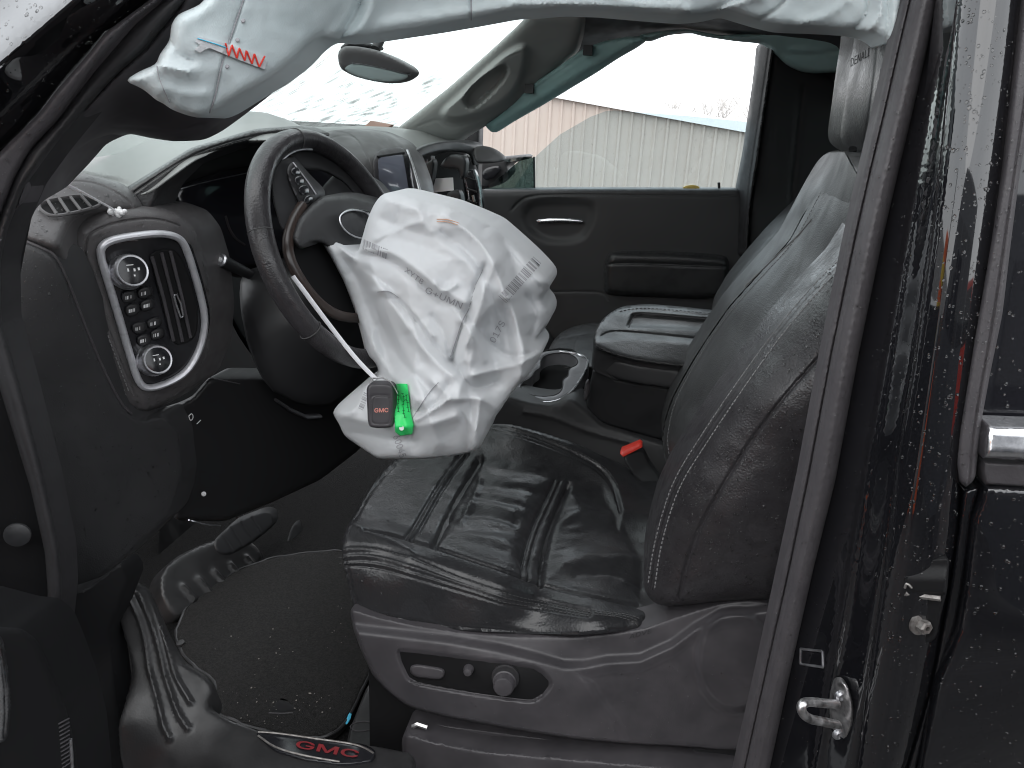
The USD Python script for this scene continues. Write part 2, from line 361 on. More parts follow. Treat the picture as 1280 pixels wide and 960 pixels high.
M['dash'] = pbr('soft_dash_vinyl', (.019, .019, .020), .46, col2=(.024, .024, .025), r2=.6, rscale=12, bump=('voronoi', 600, .25, .0008))
M['dash_grey'] = pbr('weathered_dash_vinyl', (.050, .048, .049), .42, col2=(.066, .063, .064), cscale=9, r2=.62, rscale=14, bump=('noise', 500, .2, .0008))
M['plastic'] = pbr('hard_charcoal_plastic', (.030, .028, .031), .42, col2=(.052, .048, .052), cscale=14, r2=.6, rscale=20, bump=('noise', 700, .22, .0006))
M['plastic_dark'] = pbr('hard_black_plastic', (.011, .011, .012), .45, r2=.6, rscale=20, bump=('noise', 600, .2, .0006))
M['void'] = pbr('dark_recess_plastic', (.004, .004, .0045), .75, specular_ior_level=.25)
M['grey_trim'] = pbr('grey_pillar_trim', (.26, .27, .26), .6, col2=(.30, .305, .295), bump=('noise', 900, .2, .0005))
M['piano'] = pbr('gloss_black_panel', (.006, .006, .007), .12, r2=.22, rscale=25)
M['paint'] = pbr('black_paint', (.0025, .0025, .003), .05, coat_weight=1.0, coat_roughness=.02)
M['rubber'] = pbr('weatherstrip_rubber', (.034, .031, .034), .5, col2=(.046, .042, .045), cscale=20, r2=.62, rscale=30, bump=('noise', 420, .3, .0008))
M['rubber_dark'] = pbr('black_rubber', (.012, .0115, .0125), .42, r2=.58, rscale=25, bump=('noise', 300, .25, .0008))
M['chrome'] = pbr('chrome', (.72, .72, .74), .14, metallic=1.0, r2=.26, rscale=60)
M['satin'] = pbr('satin_metal', (.50, .50, .52), .28, metallic=1.0, r2=.4, rscale=80)
M['steel'] = pbr('worn_steel', (.55, .54, .54), .26, col2=(.38, .37, .37), cscale=60, metallic=1.0, r2=.45, rscale=90)
M['wood'] = pbr('brown_gloss_trim', (.020, .014, .012), .3)
M['mat_pile'] = pbr('mat_carpet_pile', (.014, .0135, .0135), .95, col2=(.030, .029, .028), cscale=240, bump=('noise', 600, .9, .006), specular_ior_level=.2)
M['orange'] = pbr('safety_orange', (.85, .13, .01), .4)
M['yellow_band'] = pbr('yellow_band', (.8, .55, .03), .4)
M['carpet'] = pbr('black_carpet', (.0045, .0044, .0045), .95, col2=(.013, .0125, .0125), cscale=170, bump=('noise', 500, .9, .006), specular_ior_level=.15)
M['floor_rubber'] = pbr('floor_rubber', (.008, .0078, .008), .33, col2=(.013, .0125, .013), cscale=12, r2=.6, rscale=18, bump=('noise', 300, .2, .001))
M['thread'] = pbr('grey_thread', (.17, .17, .17), .8)
M['thread_dark'] = pbr('black_thread', (.045, .045, .045), .7)
M['ink'] = pbr('grey_ink', (.30, .30, .315), .9)
M['mark'] = pbr('white_print', (.62, .62, .62), .6)
M['red_plastic'] = pbr('red_plastic', (.62, .045, .03), .35)
M['red_print'] = pbr('red_letters', (.15, .010, .013), .45)
M['green_tag'] = pbr('green_tag_plastic', (.03, .58, .14), .5)
M['white_tie'] = pbr('white_nylon', (.74, .74, .76), .4)
M['shade_black'] = pbr('matte_black_plastic', (.006, .006, .0065), .5, specular_ior_level=.2, bump=('noise', 400, .2, .0008))
M['pod_vinyl'] = pbr('wet_pod_vinyl', (.062, .059, .060), .38, col2=(.078, .074, .075), cscale=9, r2=.58, rscale=40, bump=('noise', 500, .25, .0009))
M['knee'] = pbr('black_knee_panel', (.009, .009, .0095), .5, specular_ior_level=.35, bump=('noise', 500, .2, .0008))
M['dark_steel'] = pbr('dirty_steel', (.22, .21, .20), .4, col2=(.07, .06, .055), cscale=120, metallic=.7)
M['leather_back'] = pbr('dry_black_leather', (.019, .019, .0195), .42, col2=(.024, .024, .024), r2=.54, rscale=18, bump=('voronoi', 420, .4, .0013))
M['blue'] = pbr('blue_shard', (.05, .42, .62), .4)
M['leafm'] = pbr('dry_leaf', (.50, .26, .15), .7)
M['screen'] = pbr('screen_glass', (.012, .012, .015), .09)
M['mirrorglass'] = pbr('mirror_glass', (.62, .72, .70), .04, metallic=1.0)
M['dark_glass'] = pbr('dark_window_glass', (.004, .004, .005), .03, coat_weight=.5)
M['snow'] = pbr('crumb_white', (.6, .6, .6), .8)
M['crumb'] = pbr('pale_crumb', (.26, .24, .22), .9)
M['ground'] = pbr('wet_gravel', (.035, .034, .033), .45, col2=(.075, .072, .07), cscale=1.3, r2=.85, rscale=.8, bump=('noise', 30, .6, .03))
M['shed_wall'] = pbr('ribbed_steel_siding', (.45, .385, .34), .5, col2=(.49, .43, .385), cscale=.7)
M['shed_trim'] = pbr('white_steel_trim', (.75, .75, .75), .5)
M['bark'] = pbr('grey_bark', (.62, .60, .58), .9)
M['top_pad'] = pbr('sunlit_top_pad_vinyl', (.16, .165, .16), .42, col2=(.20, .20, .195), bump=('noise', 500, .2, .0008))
M['car_grey'] = pbr('dark_grey_car_paint', (.03, .032, .036), .2, coat_weight=.6)
M['tail_lamp'] = pbr('orange_red_lamp', (.75, .09, .01), .25)
M['red_car'] = pbr('red_paint', (.55, .035, .015), .2, coat_weight=.6)
def fabric(name, col, col2, trans, rough=.85, weave=900, sheen=.1):
    return usdkit.material(stage, '/World/Looks/'+name, {
        'g': ('geometry', {}), 'n': ('noise_texture', {'scale': 8, 'detail': 4}), 'r': ('rgb_ramp', {'ramp': [(.3, col), (.72, col2)]}),
        'w': ('noise_texture', {'scale': weave, 'detail': 2}), 'w2': ('noise_texture', {'scale': 40, 'detail': 4}), 'u': ('bump', {'strength': .25, 'distance': .0008}), 'u2': ('bump', {'strength': .25, 'distance': .004}),
        'p': ('principled_bsdf', {'roughness': rough, 'sheen_weight': sheen}), 't': ('translucent_bsdf', {'color': col}), 'm': ('mix_closure', {'fac': trans})},
        [('g.position', 'n.vector'), ('n.fac', 'r.fac'), ('r.color', 'p.base_color'), ('g.position', 'w.vector'), ('g.position', 'w2.vector'), ('w2.fac', 'u2.height'), ('w.fac', 'u.height'), ('u2.normal', 'u.normal'), ('u.normal', 'p.normal'), ('p.BSDF', 'm.closure1'), ('t.BSDF', 'm.closure2')], surface='m.closure')
M['airbag'] = fabric('white_nylon_cloth', (.53, .545, .56), (.59, .60, .61), .15)
M['curtain'] = fabric('silver_coated_cloth', (.45, .52, .53), (.53, .585, .595), .10, rough=.5, weave=700)
M['curtain_teal'] = fabric('teal_coated_cloth', (.34, .50, .49), (.40, .56, .55), .3, rough=.6)
M['water'] = usdkit.material(stage, '/World/Looks/rain_water', {'p': ('principled_bsdf', {'base_color': (1, 1, 1), 'roughness': .02, 'ior': 1.42, 'transmission_weight': 1.0})}, surface='p.BSDF')
M['windshield'] = wet_pane('wet_windshield_glass', (.88, .92, .905), .05, at(420, 80, 1.0)-at(330, 150, .85), 1.84)
M['side_glass'] = pane('tinted_side_glass', (.84, .91, .93), .05, streak=((1, 1, .5), (0, 0, 0), 70, .64, .8))
M['sail_glass'] = pane('dark_quarter_glass', (.30, .38, .37), .08, streak=((1, 1, 1), (0, 0, 0), 120, .6, 1.6))

M['mirrorglass_dark'] = pbr('dim_screen', (.10, .105, .13), .10, coat_weight=1.0, coat_roughness=.03)
M['mirrorglass_dim'] = pbr('dim_mirror', (.34, .40, .395), .3, metallic=.3)
M['ring_silver'] = pbr('brushed_silver_ring', (.46, .46, .48), .30, metallic=.55, r2=.45, rscale=90)
M['door_vinyl'] = pbr('passenger_door_vinyl', (.034, .034, .035), .45, col2=(.040, .040, .041), r2=.6, rscale=12, bump=('voronoi', 600, .25, .0008))
M['woodscrap'] = pbr('brown_wood_scrap', (.30, .18, .14), .7)
M['red_pale'] = pbr('worn_red_letters', (.55, .22, .18), .5)
M['satin_dark'] = pbr('grey_satin_trim', (.20, .20, .21), .34, metallic=.6, r2=.45, rscale=60)
M['yellow'] = pbr('yellow_leaf', (.62, .45, .12), .7)

# ================================================================ ground, shed, trees
g = trimesh.creation.box((260, 260, .05)); g.apply_translation((0, 40, -.025))
solo('ground', g, M['ground'], kind='structure')

SHY = 15.0
a0, a1 = at(596, 103, SHY), at(975, 172, SHY)                  # the sloping roof edge of the gable wall
slope = (a1[2]-a0[2])/(a1[0]-a0[0]); topz = lambda x: a0[2]+(x-a0[0])*slope
shed = thing('metal_shed', 'pale ribbed metal shed with white sloping roof edge beyond the passenger window', 'shed', (0, SHY, 0))
x = a0[0]+.1
while x < a1[0]+7:
    V, F = [], []; w = .92; n = int(round(w/.02)); prof = []
    for k in range(n+1):
        u = (k*.02) % .23; prof.append((x+k*.02*w/(n*.02), -.05 if u < .035 else (-.05*(1-(u-.035)/.02) if u < .055 else (-.05*((u-.21)/.02) if u > .21 else 0))))
    for px_, dy in prof: V += [(px_, SHY+dy, 0.0), (px_, SHY+dy, topz(px_)), (px_, SHY+.06, 0.0), (px_, SHY+.06, topz(px_))]
    for k in range(n): i, j = 4*k, 4*k+4; F += [(i, j, j+1), (i, j+1, i+1), (i+1, j+1, j+3), (i+1, j+3, i+3), (i+2, i+3, j+3), (i+2, j+3, j+2)]
    part(shed, 'panel', (np.array(V), np.array(F)), M['shed_wall'], smooth=False); x += w
xa, xb = a0[0], a1[0]+7.5
part(shed, 'roof_edge', (np.array([(xx, yy, topz(xx)+dz) for xx in (xa, xb) for yy in (SHY-.12, SHY+.1) for dz in (-.02, .16)]), trimesh.creation.box((1, 1, 1)).faces), M['shed_trim'], smooth=False)
part(shed, 'roof', (np.array([(xx, yy, topz(xx)+.16+(yy-SHY)*.0+dz) for xx in (xa, xb) for yy in (SHY+.11, SHY+14) for dz in (-.1, .0)]), trimesh.creation.box((1, 1, 1)).faces), M['shed_trim'], smooth=False)

def bare_tree(label, x, y, h, seed):
    R = random.Random(seed); tr = thing('bare_tree', label, 'tree', (x, y, 0), 'bare trees behind the shed')
    trunk, twigs = [], []
    def grow(p, d, l, r, lev):
        q = [p]; dd = d
        for k in range(3):
            dd = dd+np.array([R.uniform(-.18, .18), R.uniform(-.18, .18), R.uniform(0, .12)]); dd /= np.linalg.norm(dd); q.append(q[-1]+dd*l/3)
        (trunk if lev == 0 else twigs).append(tube(q, np.linspace(r, r*.6, 4), 5))
        if lev < 5:
            for k in range(3 if lev else 5):
                b = q[-1] if k == 0 else q[R.choice([2, 3])]; e = dd+np.array([R.uniform(-.9, .9), R.uniform(-.9, .9), R.uniform(-.1, .5)]); e /= np.linalg.norm(e)
                grow(b, e, l*R.uniform(.58, .78), r*.58, lev+1)
    grow(np.array([x, y, 0.0]), np.array([0, 0, 1.0]), h*.3, h*.022, 0)
    part(tr, 'trunk', trunk, M['bark']); part(tr, 'crown', twigs, M['bark'])
for i, (px_, Y, hh, lab) in enumerate([(838, 34, 4.2, 'small bare tree behind the shed roof, nearest the middle of the window'), (895, 36, 4.9, 'tall bare tree rising behind the shed roof near the window pillar'), (940, 33, 4.5, 'bare tree behind the shed, half hidden by the rear window pillar')]):
    p = at(px_, 150, Y); bare_tree(lab, p[0], Y, hh, 40+i)

# ================================================================ the truck
truck = thing('pickup_truck', 'black pickup truck seen through its open driver doorway, wet with rain', 'truck', (0, 1.0, 0))
# floor pan, firewall, rear wall, roof (enclose the cab)
part(truck, 'floor', box((-1.55, .12, .46), (1.75, 1.98, .555)), M['carpet'])
part(truck, 'firewall', box((-1.60, .10, .46), (-1.42, 1.98, 1.36)), M['void'])
part(truck, 'rear_wall', box((1.45, .12, .46), (1.52, 1.98, 1.46)), M['void'])
part(truck, 'rear_window', box((1.47, .30, 1.462), (1.476, 1.78, 1.96)), M['sail_glass'])
hl = Pillow([(655, 12), (722, 12), (860, 20), (1080, 22), (1120, 60), (1120, 140), (1060, 120), (1000, 70), (958, 47), (857, 38), (812, 48), (735, 62), (690, 108), (680, 60)], [(660, 15, 1.45), (720, 14, 1.42), (860, 22, 1.42), (1080, 24, 1.4), (735, 62, 1.66), (857, 38, 1.6), (1100, 120, 1.66)], .03, .01, 14, 7)
part(truck, 'headliner', hl, M['plastic'], label='dark grey headliner edge above the passenger window')
zr = 1.965
part(truck, 'roof', box((-.42, .36, zr), (1.5, 1.72, zr+.03)), M['grey_trim'])
# cowl and hood in front of the screen
part(truck, 'hood', box((-3.1, .18, 1.28), (-1.62, 1.88, 1.34)), M['paint'])

# passenger side: door, pillar, rear quarter
YP = 1.80
pd = [(596, 237), (650, 236), (720, 235.5), (926, 236), (934, 260), (936, 330), (905, 392), (840, 420), (700, 428), (640, 420), (596, 330)]
recess = Polygon(chaikin([(650, 266), (666, 251), (700, 249), (738, 250), (745, 262), (738, 288), (722, 303), (684, 304), (660, 290)], True, 2))
def pdoor_disp(q):
    d = np.where(shapely.contains_xy(recess, q[:, 0], q[:, 1]), -1, 1)*shapely.distance(shapely.points(q), recess.boundary)
    top = .035*(1-sstep((q[:, 1]-236)/13))                      # the ledge rolls over towards the glass
    return -.013*sstep((-d+3)/10)
door_p = Pillow(pd, [(596, 237, YP), (926, 236, YP), (920, 395, YP+.02), (640, 420, YP+.02), (600, 330, YP), (760, 320, YP)], .06, .02, 12, 4, rnd=1, disp=pdoor_disp,
    lines=[([(640, 262), (655, 245), (700, 243), (800, 244), (920, 245)], 1.6, -.004), ([(690, 365), (755, 364), (760, 375)], 1.5, -.003)])
pdo = part(truck, 'passenger_door', door_p, M['door_vinyl'], label='black passenger door panel with chrome pull')
hp = on(door_p, [(671, 277), (690, 275.5), (712, 275.5), (729, 277)], .012, 3)
part(pdo, 'handle', tube(hp, [.0045]+[.0075]*(len(hp)-2)+[.0045], 10, flat=.7, up=(0, 1, 0)), M['chrome'], label='chrome door pull')
arm = Pillow([(757, 322), (762, 314), (780, 312), (850, 314), (903, 318), (911, 323), (911, 345), (905, 375), (830, 372), (765, 370), (754, 366), (754, 335)], plane_y(YP-.012), .05, .045, 10, 4, lines=[([(757, 331), (780, 328), (850, 331), (910, 333)], 1.6, -.005)])
part(pdo, 'armrest', arm, M['leather'])
tr1 = Pillow([(684, 338), (755, 342), (756, 346), (756, 365), (690, 364), (684, 360)], plane_y(YP-.004), .01, .006, 3, 4, rnd=0)
part(pdo, 'trim_strip', tr1, M['wood'])
part(pdo, 'lock_pin', tube([at(899, 237, YP+.02), at(898.5, 228, YP+.02)], .0042, 8), M['plastic_dark'])
part(truck, 'passenger_door_skin', box((-.62, 1.93, .55), (.36, 1.98, 1.40)), M['paint'])
gl = Pillow([(640, 238), (668, 197), (700, 168), (738, 146), (757, 139), (768, 138), (860, 145), (960, 155), (925, 238)], plane_y(YP+.055), .004, 0, 5, 12, rnd=0)
part(truck, 'passenger_window', gl, M['side_glass'], label='half lowered passenger window glass speckled with drops')
sail = Pillow([(603, 237), (628, 219), (655, 196), (667, 197), (667.5, 237)], plane_y(YP+.03), .004, 0, 5, 10, rnd=0)
part(truck, 'quarter_glass', sail, M['sail_glass'])
part(truck, 'window_divider', tube([at(667.5, 196, YP+.035), at(668, 238, YP+.035)], .003, 6), M['plastic_dark'])
mir = Pillow([(594, 198), (630, 196), (660, 193), (660, 199), (640, 203), (634, 208), (640, 214), (625, 231), (606, 237), (594, 237)], plane_y(2.12), .12, .02, 6, 4, rnd=1)
pm = part(truck, 'side_mirror', mir, M['plastic_dark'], label='folded passenger side mirror')
part(pm, 'mirror_glass', Pillow([(628, 200), (652, 197), (655, 199), (640, 202), (636, 203)], plane_y(2.09), .006, 0, 4, 3, rnd=0), M['mirrorglass'])
part(pm, 'mirror_lamp', Pillow([(602, 212), (622, 206), (628, 211), (616, 224), (604, 226)], plane_y(2.085), .008, .004, 4, 4), M['piano'])
# A pillar trim on the passenger side, with its grab pocket
ap = [(489, 166), (520, 142), (560, 110), (610, 66), (645, 34), (659, 20), (664, 14), (735, 14), (728, 40), (722, 62), (690, 92), (664, 116), (640, 134), (612, 152), (585, 168), (572, 178), (520, 182), (498, 184)]
pock = Polygon(chaikin([(578, 124), (592, 106), (610, 92), (626, 83), (634, 83), (633, 94), (622, 108), (604, 126), (592, 135), (584, 135)], True, 2))
face = Polygon(chaikin([(548, 141), (575, 118), (612, 82), (640, 60), (659, 54), (659, 76), (652, 100), (638, 124), (612, 140), (580, 151), (558, 151)], True, 2))
def ap_disp(q):
    P = shapely.points(q)
    df = np.where(shapely.contains_xy(face, q[:, 0], q[:, 1]), -1, 1)*shapely.distance(P, face.boundary); dp = np.where(shapely.contains_xy(pock, q[:, 0], q[:, 1]), -1, 1)*shapely.distance(P, pock.boundary)
    return .028*sstep((3-df)/8)-.05*sstep((2-dp)/5)
pap = Pillow(ap, [(495, 175, 1.62), (575, 175, 1.66), (660, 20, 1.42), (730, 18, 1.44), (600, 90, 1.53), (690, 92, 1.62)], .05, .03, 16, 3.2, rnd=1, disp=ap_disp, lines=[([(522, 158), (548, 148), (556, 158), (576, 160), (640, 132)], 1.8, -.002), ([(560, 134), (590, 108), (630, 72), (650, 66)], 1.3, -.0015)])
pa = part(truck, 'pillar_trim', pap, M['grey_trim'], label='grey passenger windscreen pillar trim with grab pocket')
part(pa, 'grab_pocket', Pillow(np.array(pock.buffer(-1).exterior.coords)[::3], lambda q: pap.dep(q)*1.004, .004, 0, 3, 3, rnd=0), M['plastic'])
for a, b in (((598, 152), (600, 236)),): part(truck, 'window_frame', Pillow([(566, 176), (600, 152), (600, 160), (598, 237), (575, 237)], plane_y(1.80), .05, .01, 5, 5, rnd=0), M['plastic_dark'])
# passenger middle pillar and rear cab side
bp = [(966, 52), (1010, 60), (1110, 60), (1115, 330), (1000, 420), (905, 420), (934, 330), (936, 262), (946, 200), (958, 110)]
pbp = Pillow(bp, [(960, 70, 1.62), (940, 240, YP-.04), (1100, 60, 1.80), (1100, 330, 1.92), (930, 380, YP-.02)], .05, .03, 14, 6, rnd=1, lines=[([(1003, 110), (990, 230), (985, 330)], 4, -.01)])
part(truck, 'middle_pillar_trim', pbp, M['dash'])
wf = Pillow([(948, 52), (968, 52), (960, 110), (947, 200), (937, 262), (934, 320), (920, 320), (920, 240), (930, 190), (943, 100)], [(955, 60, 1.63), (930, 240, YP-.03), (945, 150, 1.70), (925, 310, YP-.02)], .04, .012, 6, 4, rnd=1, lines=[([(962, 60), (952, 130), (938, 220), (930, 300)], 1.5, -.005)])
part(truck, 'door_weatherstrip', wf, M['rubber_dark'])
part(truck, 'rear_side_panel', box((.34, 1.92, .55), (1.5, 1.97, 1.95)), M['void'])
# windscreen
ws = Pillow([(96, 200), (140, 150), (270, 70), (380, -30), (520, -60), (705, -10), (664, 18), (492, 168), (430, 178), (250, 178)], [(96, 200, .34), (140, 150, .34), (270, 70, .40), (480, -30, 1.0), (664, 18, 1.46), (492, 168, 1.72), (300, 170, 1.05)], .005, 0, 5, 14, rnd=0, push=(-1, 0, 0))
part(truck, 'windscreen', ws, M['windshield'], label='wet windscreen streaked by the wipers')

# ---- near side: A pillar, seals, body opening
ap_o = side_depth([(-60, -60, .055), (40, -60, .065), (110, -25, .0), (-20, 96, .0), (-60, 40, .05), (50, 40, .0)])
out = Pillow([(-70, -70), (150, -60), (96, 0), (0, 82), (-70, 140)], ap_o, .03, .012, 30, 7, rnd=0)
part(truck, 'windscreen_pillar', out, M['paint'], label='rain beaded black windscreen pillar')
L1 = [(150, -60), (96, 0), (0, 82), (-70, 140)]; L2 = [(240, -45), (187, 0), (131, 41), (111, 67), (70, 114), (50, 140), (0, 190), (-60, 245)]
L3 = [(262, -45), (204, 0), (163, 29), (117, 85), (73, 149), (38, 187), (18, 222), (0, 268), (-14, 330)]; L4 = [(285, -45), (232, 0), (181, 61), (146, 93), (105, 137), (62, 190), (32, 232), (10, 285), (0, 330), (2, 400), (30, 500), (56, 600), (75, 690), (78, 740), (72, 800)]
jamb = Pillow(L1+L2[::-1], side_depth([(96, 0, .0), (0, 82, .0), (187, 0, .07), (70, 114, .07), (0, 190, .07), (60, 60, .035)]), .03, .004, 8, 6, rnd=0, lines=[([(210, -60), (150, 10), (60, 92), (0, 150), (-40, 190)], 5, .004)])
part(truck, 'door_jamb', jamb, M['paint'])
s1 = Pillow(L2+L3[::-1], side_depth([(187, 0, .06), (50, 140, .06), (0, 190, .06), (204, 0, .075), (73, 149, .075), (10, 235, .075)]), .03, .018, 9, 4, rnd=1)
part(truck, 'weatherstrip', s1, M['rubber'], label='outer rubber seal on the windscreen pillar')
L3b = L3+[(-20, 420), (10, 520), (38, 610), (56, 690), (60, 745), (50, 800)]
s2 = Pillow(L3b+L4[::-1], side_depth([(204, 0, .08), (117, 85, .08), (18, 222, .08), (10, 400, .1), (45, 600, .1), (70, 740, .1), (60, 800, .1), (232, 0, .085), (105, 137, .085)]), .03, .020, 12, 4, rnd=1)
part(truck, 'weatherstrip', s2, M['rubber_dark'], label='inner bulb seal around the door opening')
hinge = Pillow([(-80, 250), (0, 195), (12, 240), (-5, 330), (-20, 420), (10, 520), (38, 610), (56, 690), (62, 745), (70, 850), (100, 960), (120, 1010), (-80, 1010)], side_depth([(-60, 300, .06), (0, 300, .085), (0, 600, .1), (50, 720, .11), (90, 960, .11), (-60, 900, .04)]), .04, 0, 6, 12, rnd=1)
part(truck, 'hinge_pillar', hinge, M['shade_black'])
plug = at_side(22, 668, .085)
part(truck, 'rubber_plug', lathe([(.016, 0), (.0155, .003), (.010, .006), (.002, .0065)], plug, (.45, -.88, .1), 24), M['plastic_dark'], label='round grey rubber plug in the hinge pillar')
apt = [(240, -40), (285, -30), (245, 20), (300, 60), (372, 60), (366, 82), (345, 98), (318, 122), (284, 148), (262, 164), (240, 175), (218, 177), (190, 173), (162, 167), (138, 168), (112, 180), (90, 206), (60, 237), (35, 250), (20, 262), (8, 290), (30, 230), (60, 190), (105, 137), (146, 93), (181, 61), (225, 8)]
pat = Pillow(apt, side_depth([(232, 0, .09), (105, 137, .09), (35, 240, .10), (60, 236, .17), (138, 168, .2), (218, 177, .24), (284, 148, .25), (366, 80, .22), (200, 100, .15), (300, 60, .18)]), .03, .018, 14, 5, rnd=1, lines=[([(140, 158), (180, 160), (220, 165), (255, 155)], 2.2, -.002)])
part(truck, 'windscreen_pillar_trim', pat, M['plastic'], label='dark charcoal trim on the driver windscreen pillar')

# ---- middle pillar on the driver side
A = [(1140, -60), (1128, 0), (1114, 60), (1096, 140), (1078, 215), (1059, 300), (1030, 440), (1000, 600), (975, 715), (948, 840), (920, 962), (905, 1030)]
A2 = [(1150, -60), (1138, 0), (1124, 60), (1106, 140), (1088, 215), (1069, 300), (1040, 440), (1010, 600), (986, 715), (958, 840), (931, 962), (916, 1030)]
B = [(1186, -60), (1173, 0), (1160, 60), (1141, 140), (1123, 215), (1103, 300), (1074, 440), (1045, 600), (1018, 706), (990, 830), (962, 962), (947, 1030)]
E1 = [(1205, -60), (1195, 0), (1188, 60), (1180, 130), (1171, 215), (1161, 300), (1140, 450), (1118, 580), (1105, 700), (1085, 840), (1068, 960), (1058, 1030)]
E2 = [(1274, -60), (1266, 0), (1259, 60), (1251, 130), (1243, 215), (1233, 300), (1212, 430), (1194, 540), (1191, 580), (1196, 606), (1194, 664), (1179, 757), (1160, 862), (1130, 960), (1110, 1030)]
E3 = [(1284, -60), (1279, 0), (1272, 60), (1264, 130), (1254, 215), (1240, 300), (1217, 430), (1199, 540), (1195, 580), (1200, 604), (1206, 607)]
E4 = [(1310, -60), (1305, 0), (1297, 60), (1287, 150), (1275, 215), (1264, 300), (1253, 393), (1238, 465), (1227, 525), (1219, 600), (1206, 610)]
E5 = [(1229, 604), (1216, 650), (1207, 724), (1197, 787), (1171, 855), (1149, 960), (1135, 1030)]
def ctl(line, off, k=2): return [(x, y, off) for x, y in line[::k]]
lip = Pillow(A+A2[::-1], strip_depth(A, A2, .128, .118), .02, .008, 5, 3.5, rnd=1, noise=(3, .0022))
part(truck, 'weatherstrip', lip, M['rubber'], label='beaded rubber lip in front of the middle pillar seal')
seal = Pillow(A2+B[::-1], strip_depth(A2, B, .118, .105), .03, .030, 22, 5, rnd=1, lines=[([(p[0]+6, p[1]) for p in A2], 1.5, -.002)])
part(truck, 'weatherstrip', seal, M['rubber'], label='broad grey rubber seal down the middle pillar')
mp = Pillow([(x-9, y) for x, y in B]+[(x+5, y) for x, y in E1[::-1]], strip_depth(B, E1, .112, .032), .04, .010, 14, 6, rnd=1, lines=[([(0.45*b[0]+.55*e[0], 0.45*b[1]+.55*e[1]) for b, e in zip(B, E1)], 5, .006)])
mpp = part(truck, 'middle_pillar', mp, M['paint'], label='gloss black middle pillar wet with drops')
edge = Pillow(E1+[(x+12, y) for x, y in E2[:10]][::-1][:0]+[(x+(12 if y < 600 else 5), y) for x, y in E2[::-1]], strip_depth(E1, E2, .028, .012, .010), .05, .012, 9, 6, rnd=1)
rd = part(truck, 'rear_door', edge, M['paint'], label='gloss black front edge of the rear door')
strip = Pillow(E3+E4[::-1], strip_depth(E3[:9], E4[:9], .006, .004), .03, .012, 7, 4, rnd=1, lines=[([(a[0]*.35+b[0]*.65, a[1]*.35+b[1]*.65) for a, b in zip(E3, E4)], 1.6, -.003)])
part(rd, 'window_seal', strip, M['rubber'], label='grey rubber seal of the rear door window')
wnd = Pillow([(1304, -60), (1298, 0), (1290, 60), (1280, 150), (1268, 215), (1258, 300), (1246, 393), (1232, 465), (1222, 527), (1420, 540), (1420, -60)], side_depth([(1310, 0, .025), (1250, 420, .025), (1400, 0, .025), (1400, 530, .025)]), .006, 0, 4, 14, rnd=0)
part(rd, 'window_glass', wnd, M['dark_glass'])
mould = Pillow([(1233, 529), (1330, 533), (1330, 578), (1229, 573), (1230, 550)], side_depth([(1233, 529, -.005), (1330, 533, -.005), (1330, 578, -.012), (1229, 573, -.012)]), .02, .012, 14, 3, rnd=0)
part(rd, 'belt_moulding', mould, M['chrome'], label='bright chrome moulding below the rear window')
md2 = Pillow([(1229, 576), (1330, 581), (1330, 612), (1232, 606), (1228, 590)], side_depth([(1229, 576, 0), (1330, 581, 0), (1330, 612, 0), (1228, 606, 0)]), .02, .006, 6, 4, rnd=0)
part(rd, 'belt_seal', md2, M['rubber'])
skin_ = Pillow([(1232, 606), (1420, 616), (1420, 1040), (1135, 1030), (1149, 960), (1171, 855), (1197, 787), (1207, 724), (1216, 650), (1229, 612)], side_depth([(1232, 606, .0), (1420, 616, .0), (1400, 800, -.03), (1420, 1040, -.01), (1149, 960, .0), (1207, 724, .0)]), .04, .012, 10, 8, rnd=0)
part(rd, 'door_skin', skin_, M['paint'])
fl = Pillow([(1203, 612), (1226, 606), (1215, 650), (1206, 724), (1195, 787), (1169, 855), (1147, 960), (1134, 1030), (1113, 1030), (1133, 960), (1163, 862), (1182, 757), (1197, 664)], side_depth([(1203, 612, .012), (1226, 606, .008), (1182, 757, .012), (1133, 960, .012), (1206, 724, .008), (1147, 960, .008)]), .03, .008, 6, 3.5, rnd=1)
part(rd, 'edge_flange', fl, M['paint'])
# hinge pocket with a bolt
hp_ = Pillow([(1128, 722), (1140, 706), (1165, 698), (1187, 696), (1184, 740), (1178, 760), (1170, 800), (1150, 808), (1134, 800), (1126, 770)], side_depth([(1128, 722, .012), (1187, 700, -.004), (1178, 790, -.004), (1130, 795, .012)]), .02, .004, 4, 3, rnd=1, disp=lambda q: .008*sstep((744-q[:, 1])/5)*sstep((q[:, 1]-704)/24))
hg = part(rd, 'hinge', hp_, M['shade_black'], label='black rear door hinge with worn edge and bolt')
for s__ in [bead(hp_, [(1131, 741), (1145, 744), (1160, 746), (1176, 748)], .0028, .001, 3), bead(hp_, [(1131, 735), (1133, 728), (1140, 735)], .0012, .001, 3)]: part(hg, 'worn_edge', s__, M['dark_steel'])
bc = hp_.surf([(1148, 779)], .001)[0]
part(hg, 'bolt', [lathe([(.0105, 0), (.0105, .003), (.0075, .004)], bc, (.4, -.9, .15), 24), lathe([(.0068, .004), (.0068, .010), (.005, .0115), (.0025, .0115), (.0025, .006)], bc, (.4, -.9, .15), 6)], M['dark_steel'])
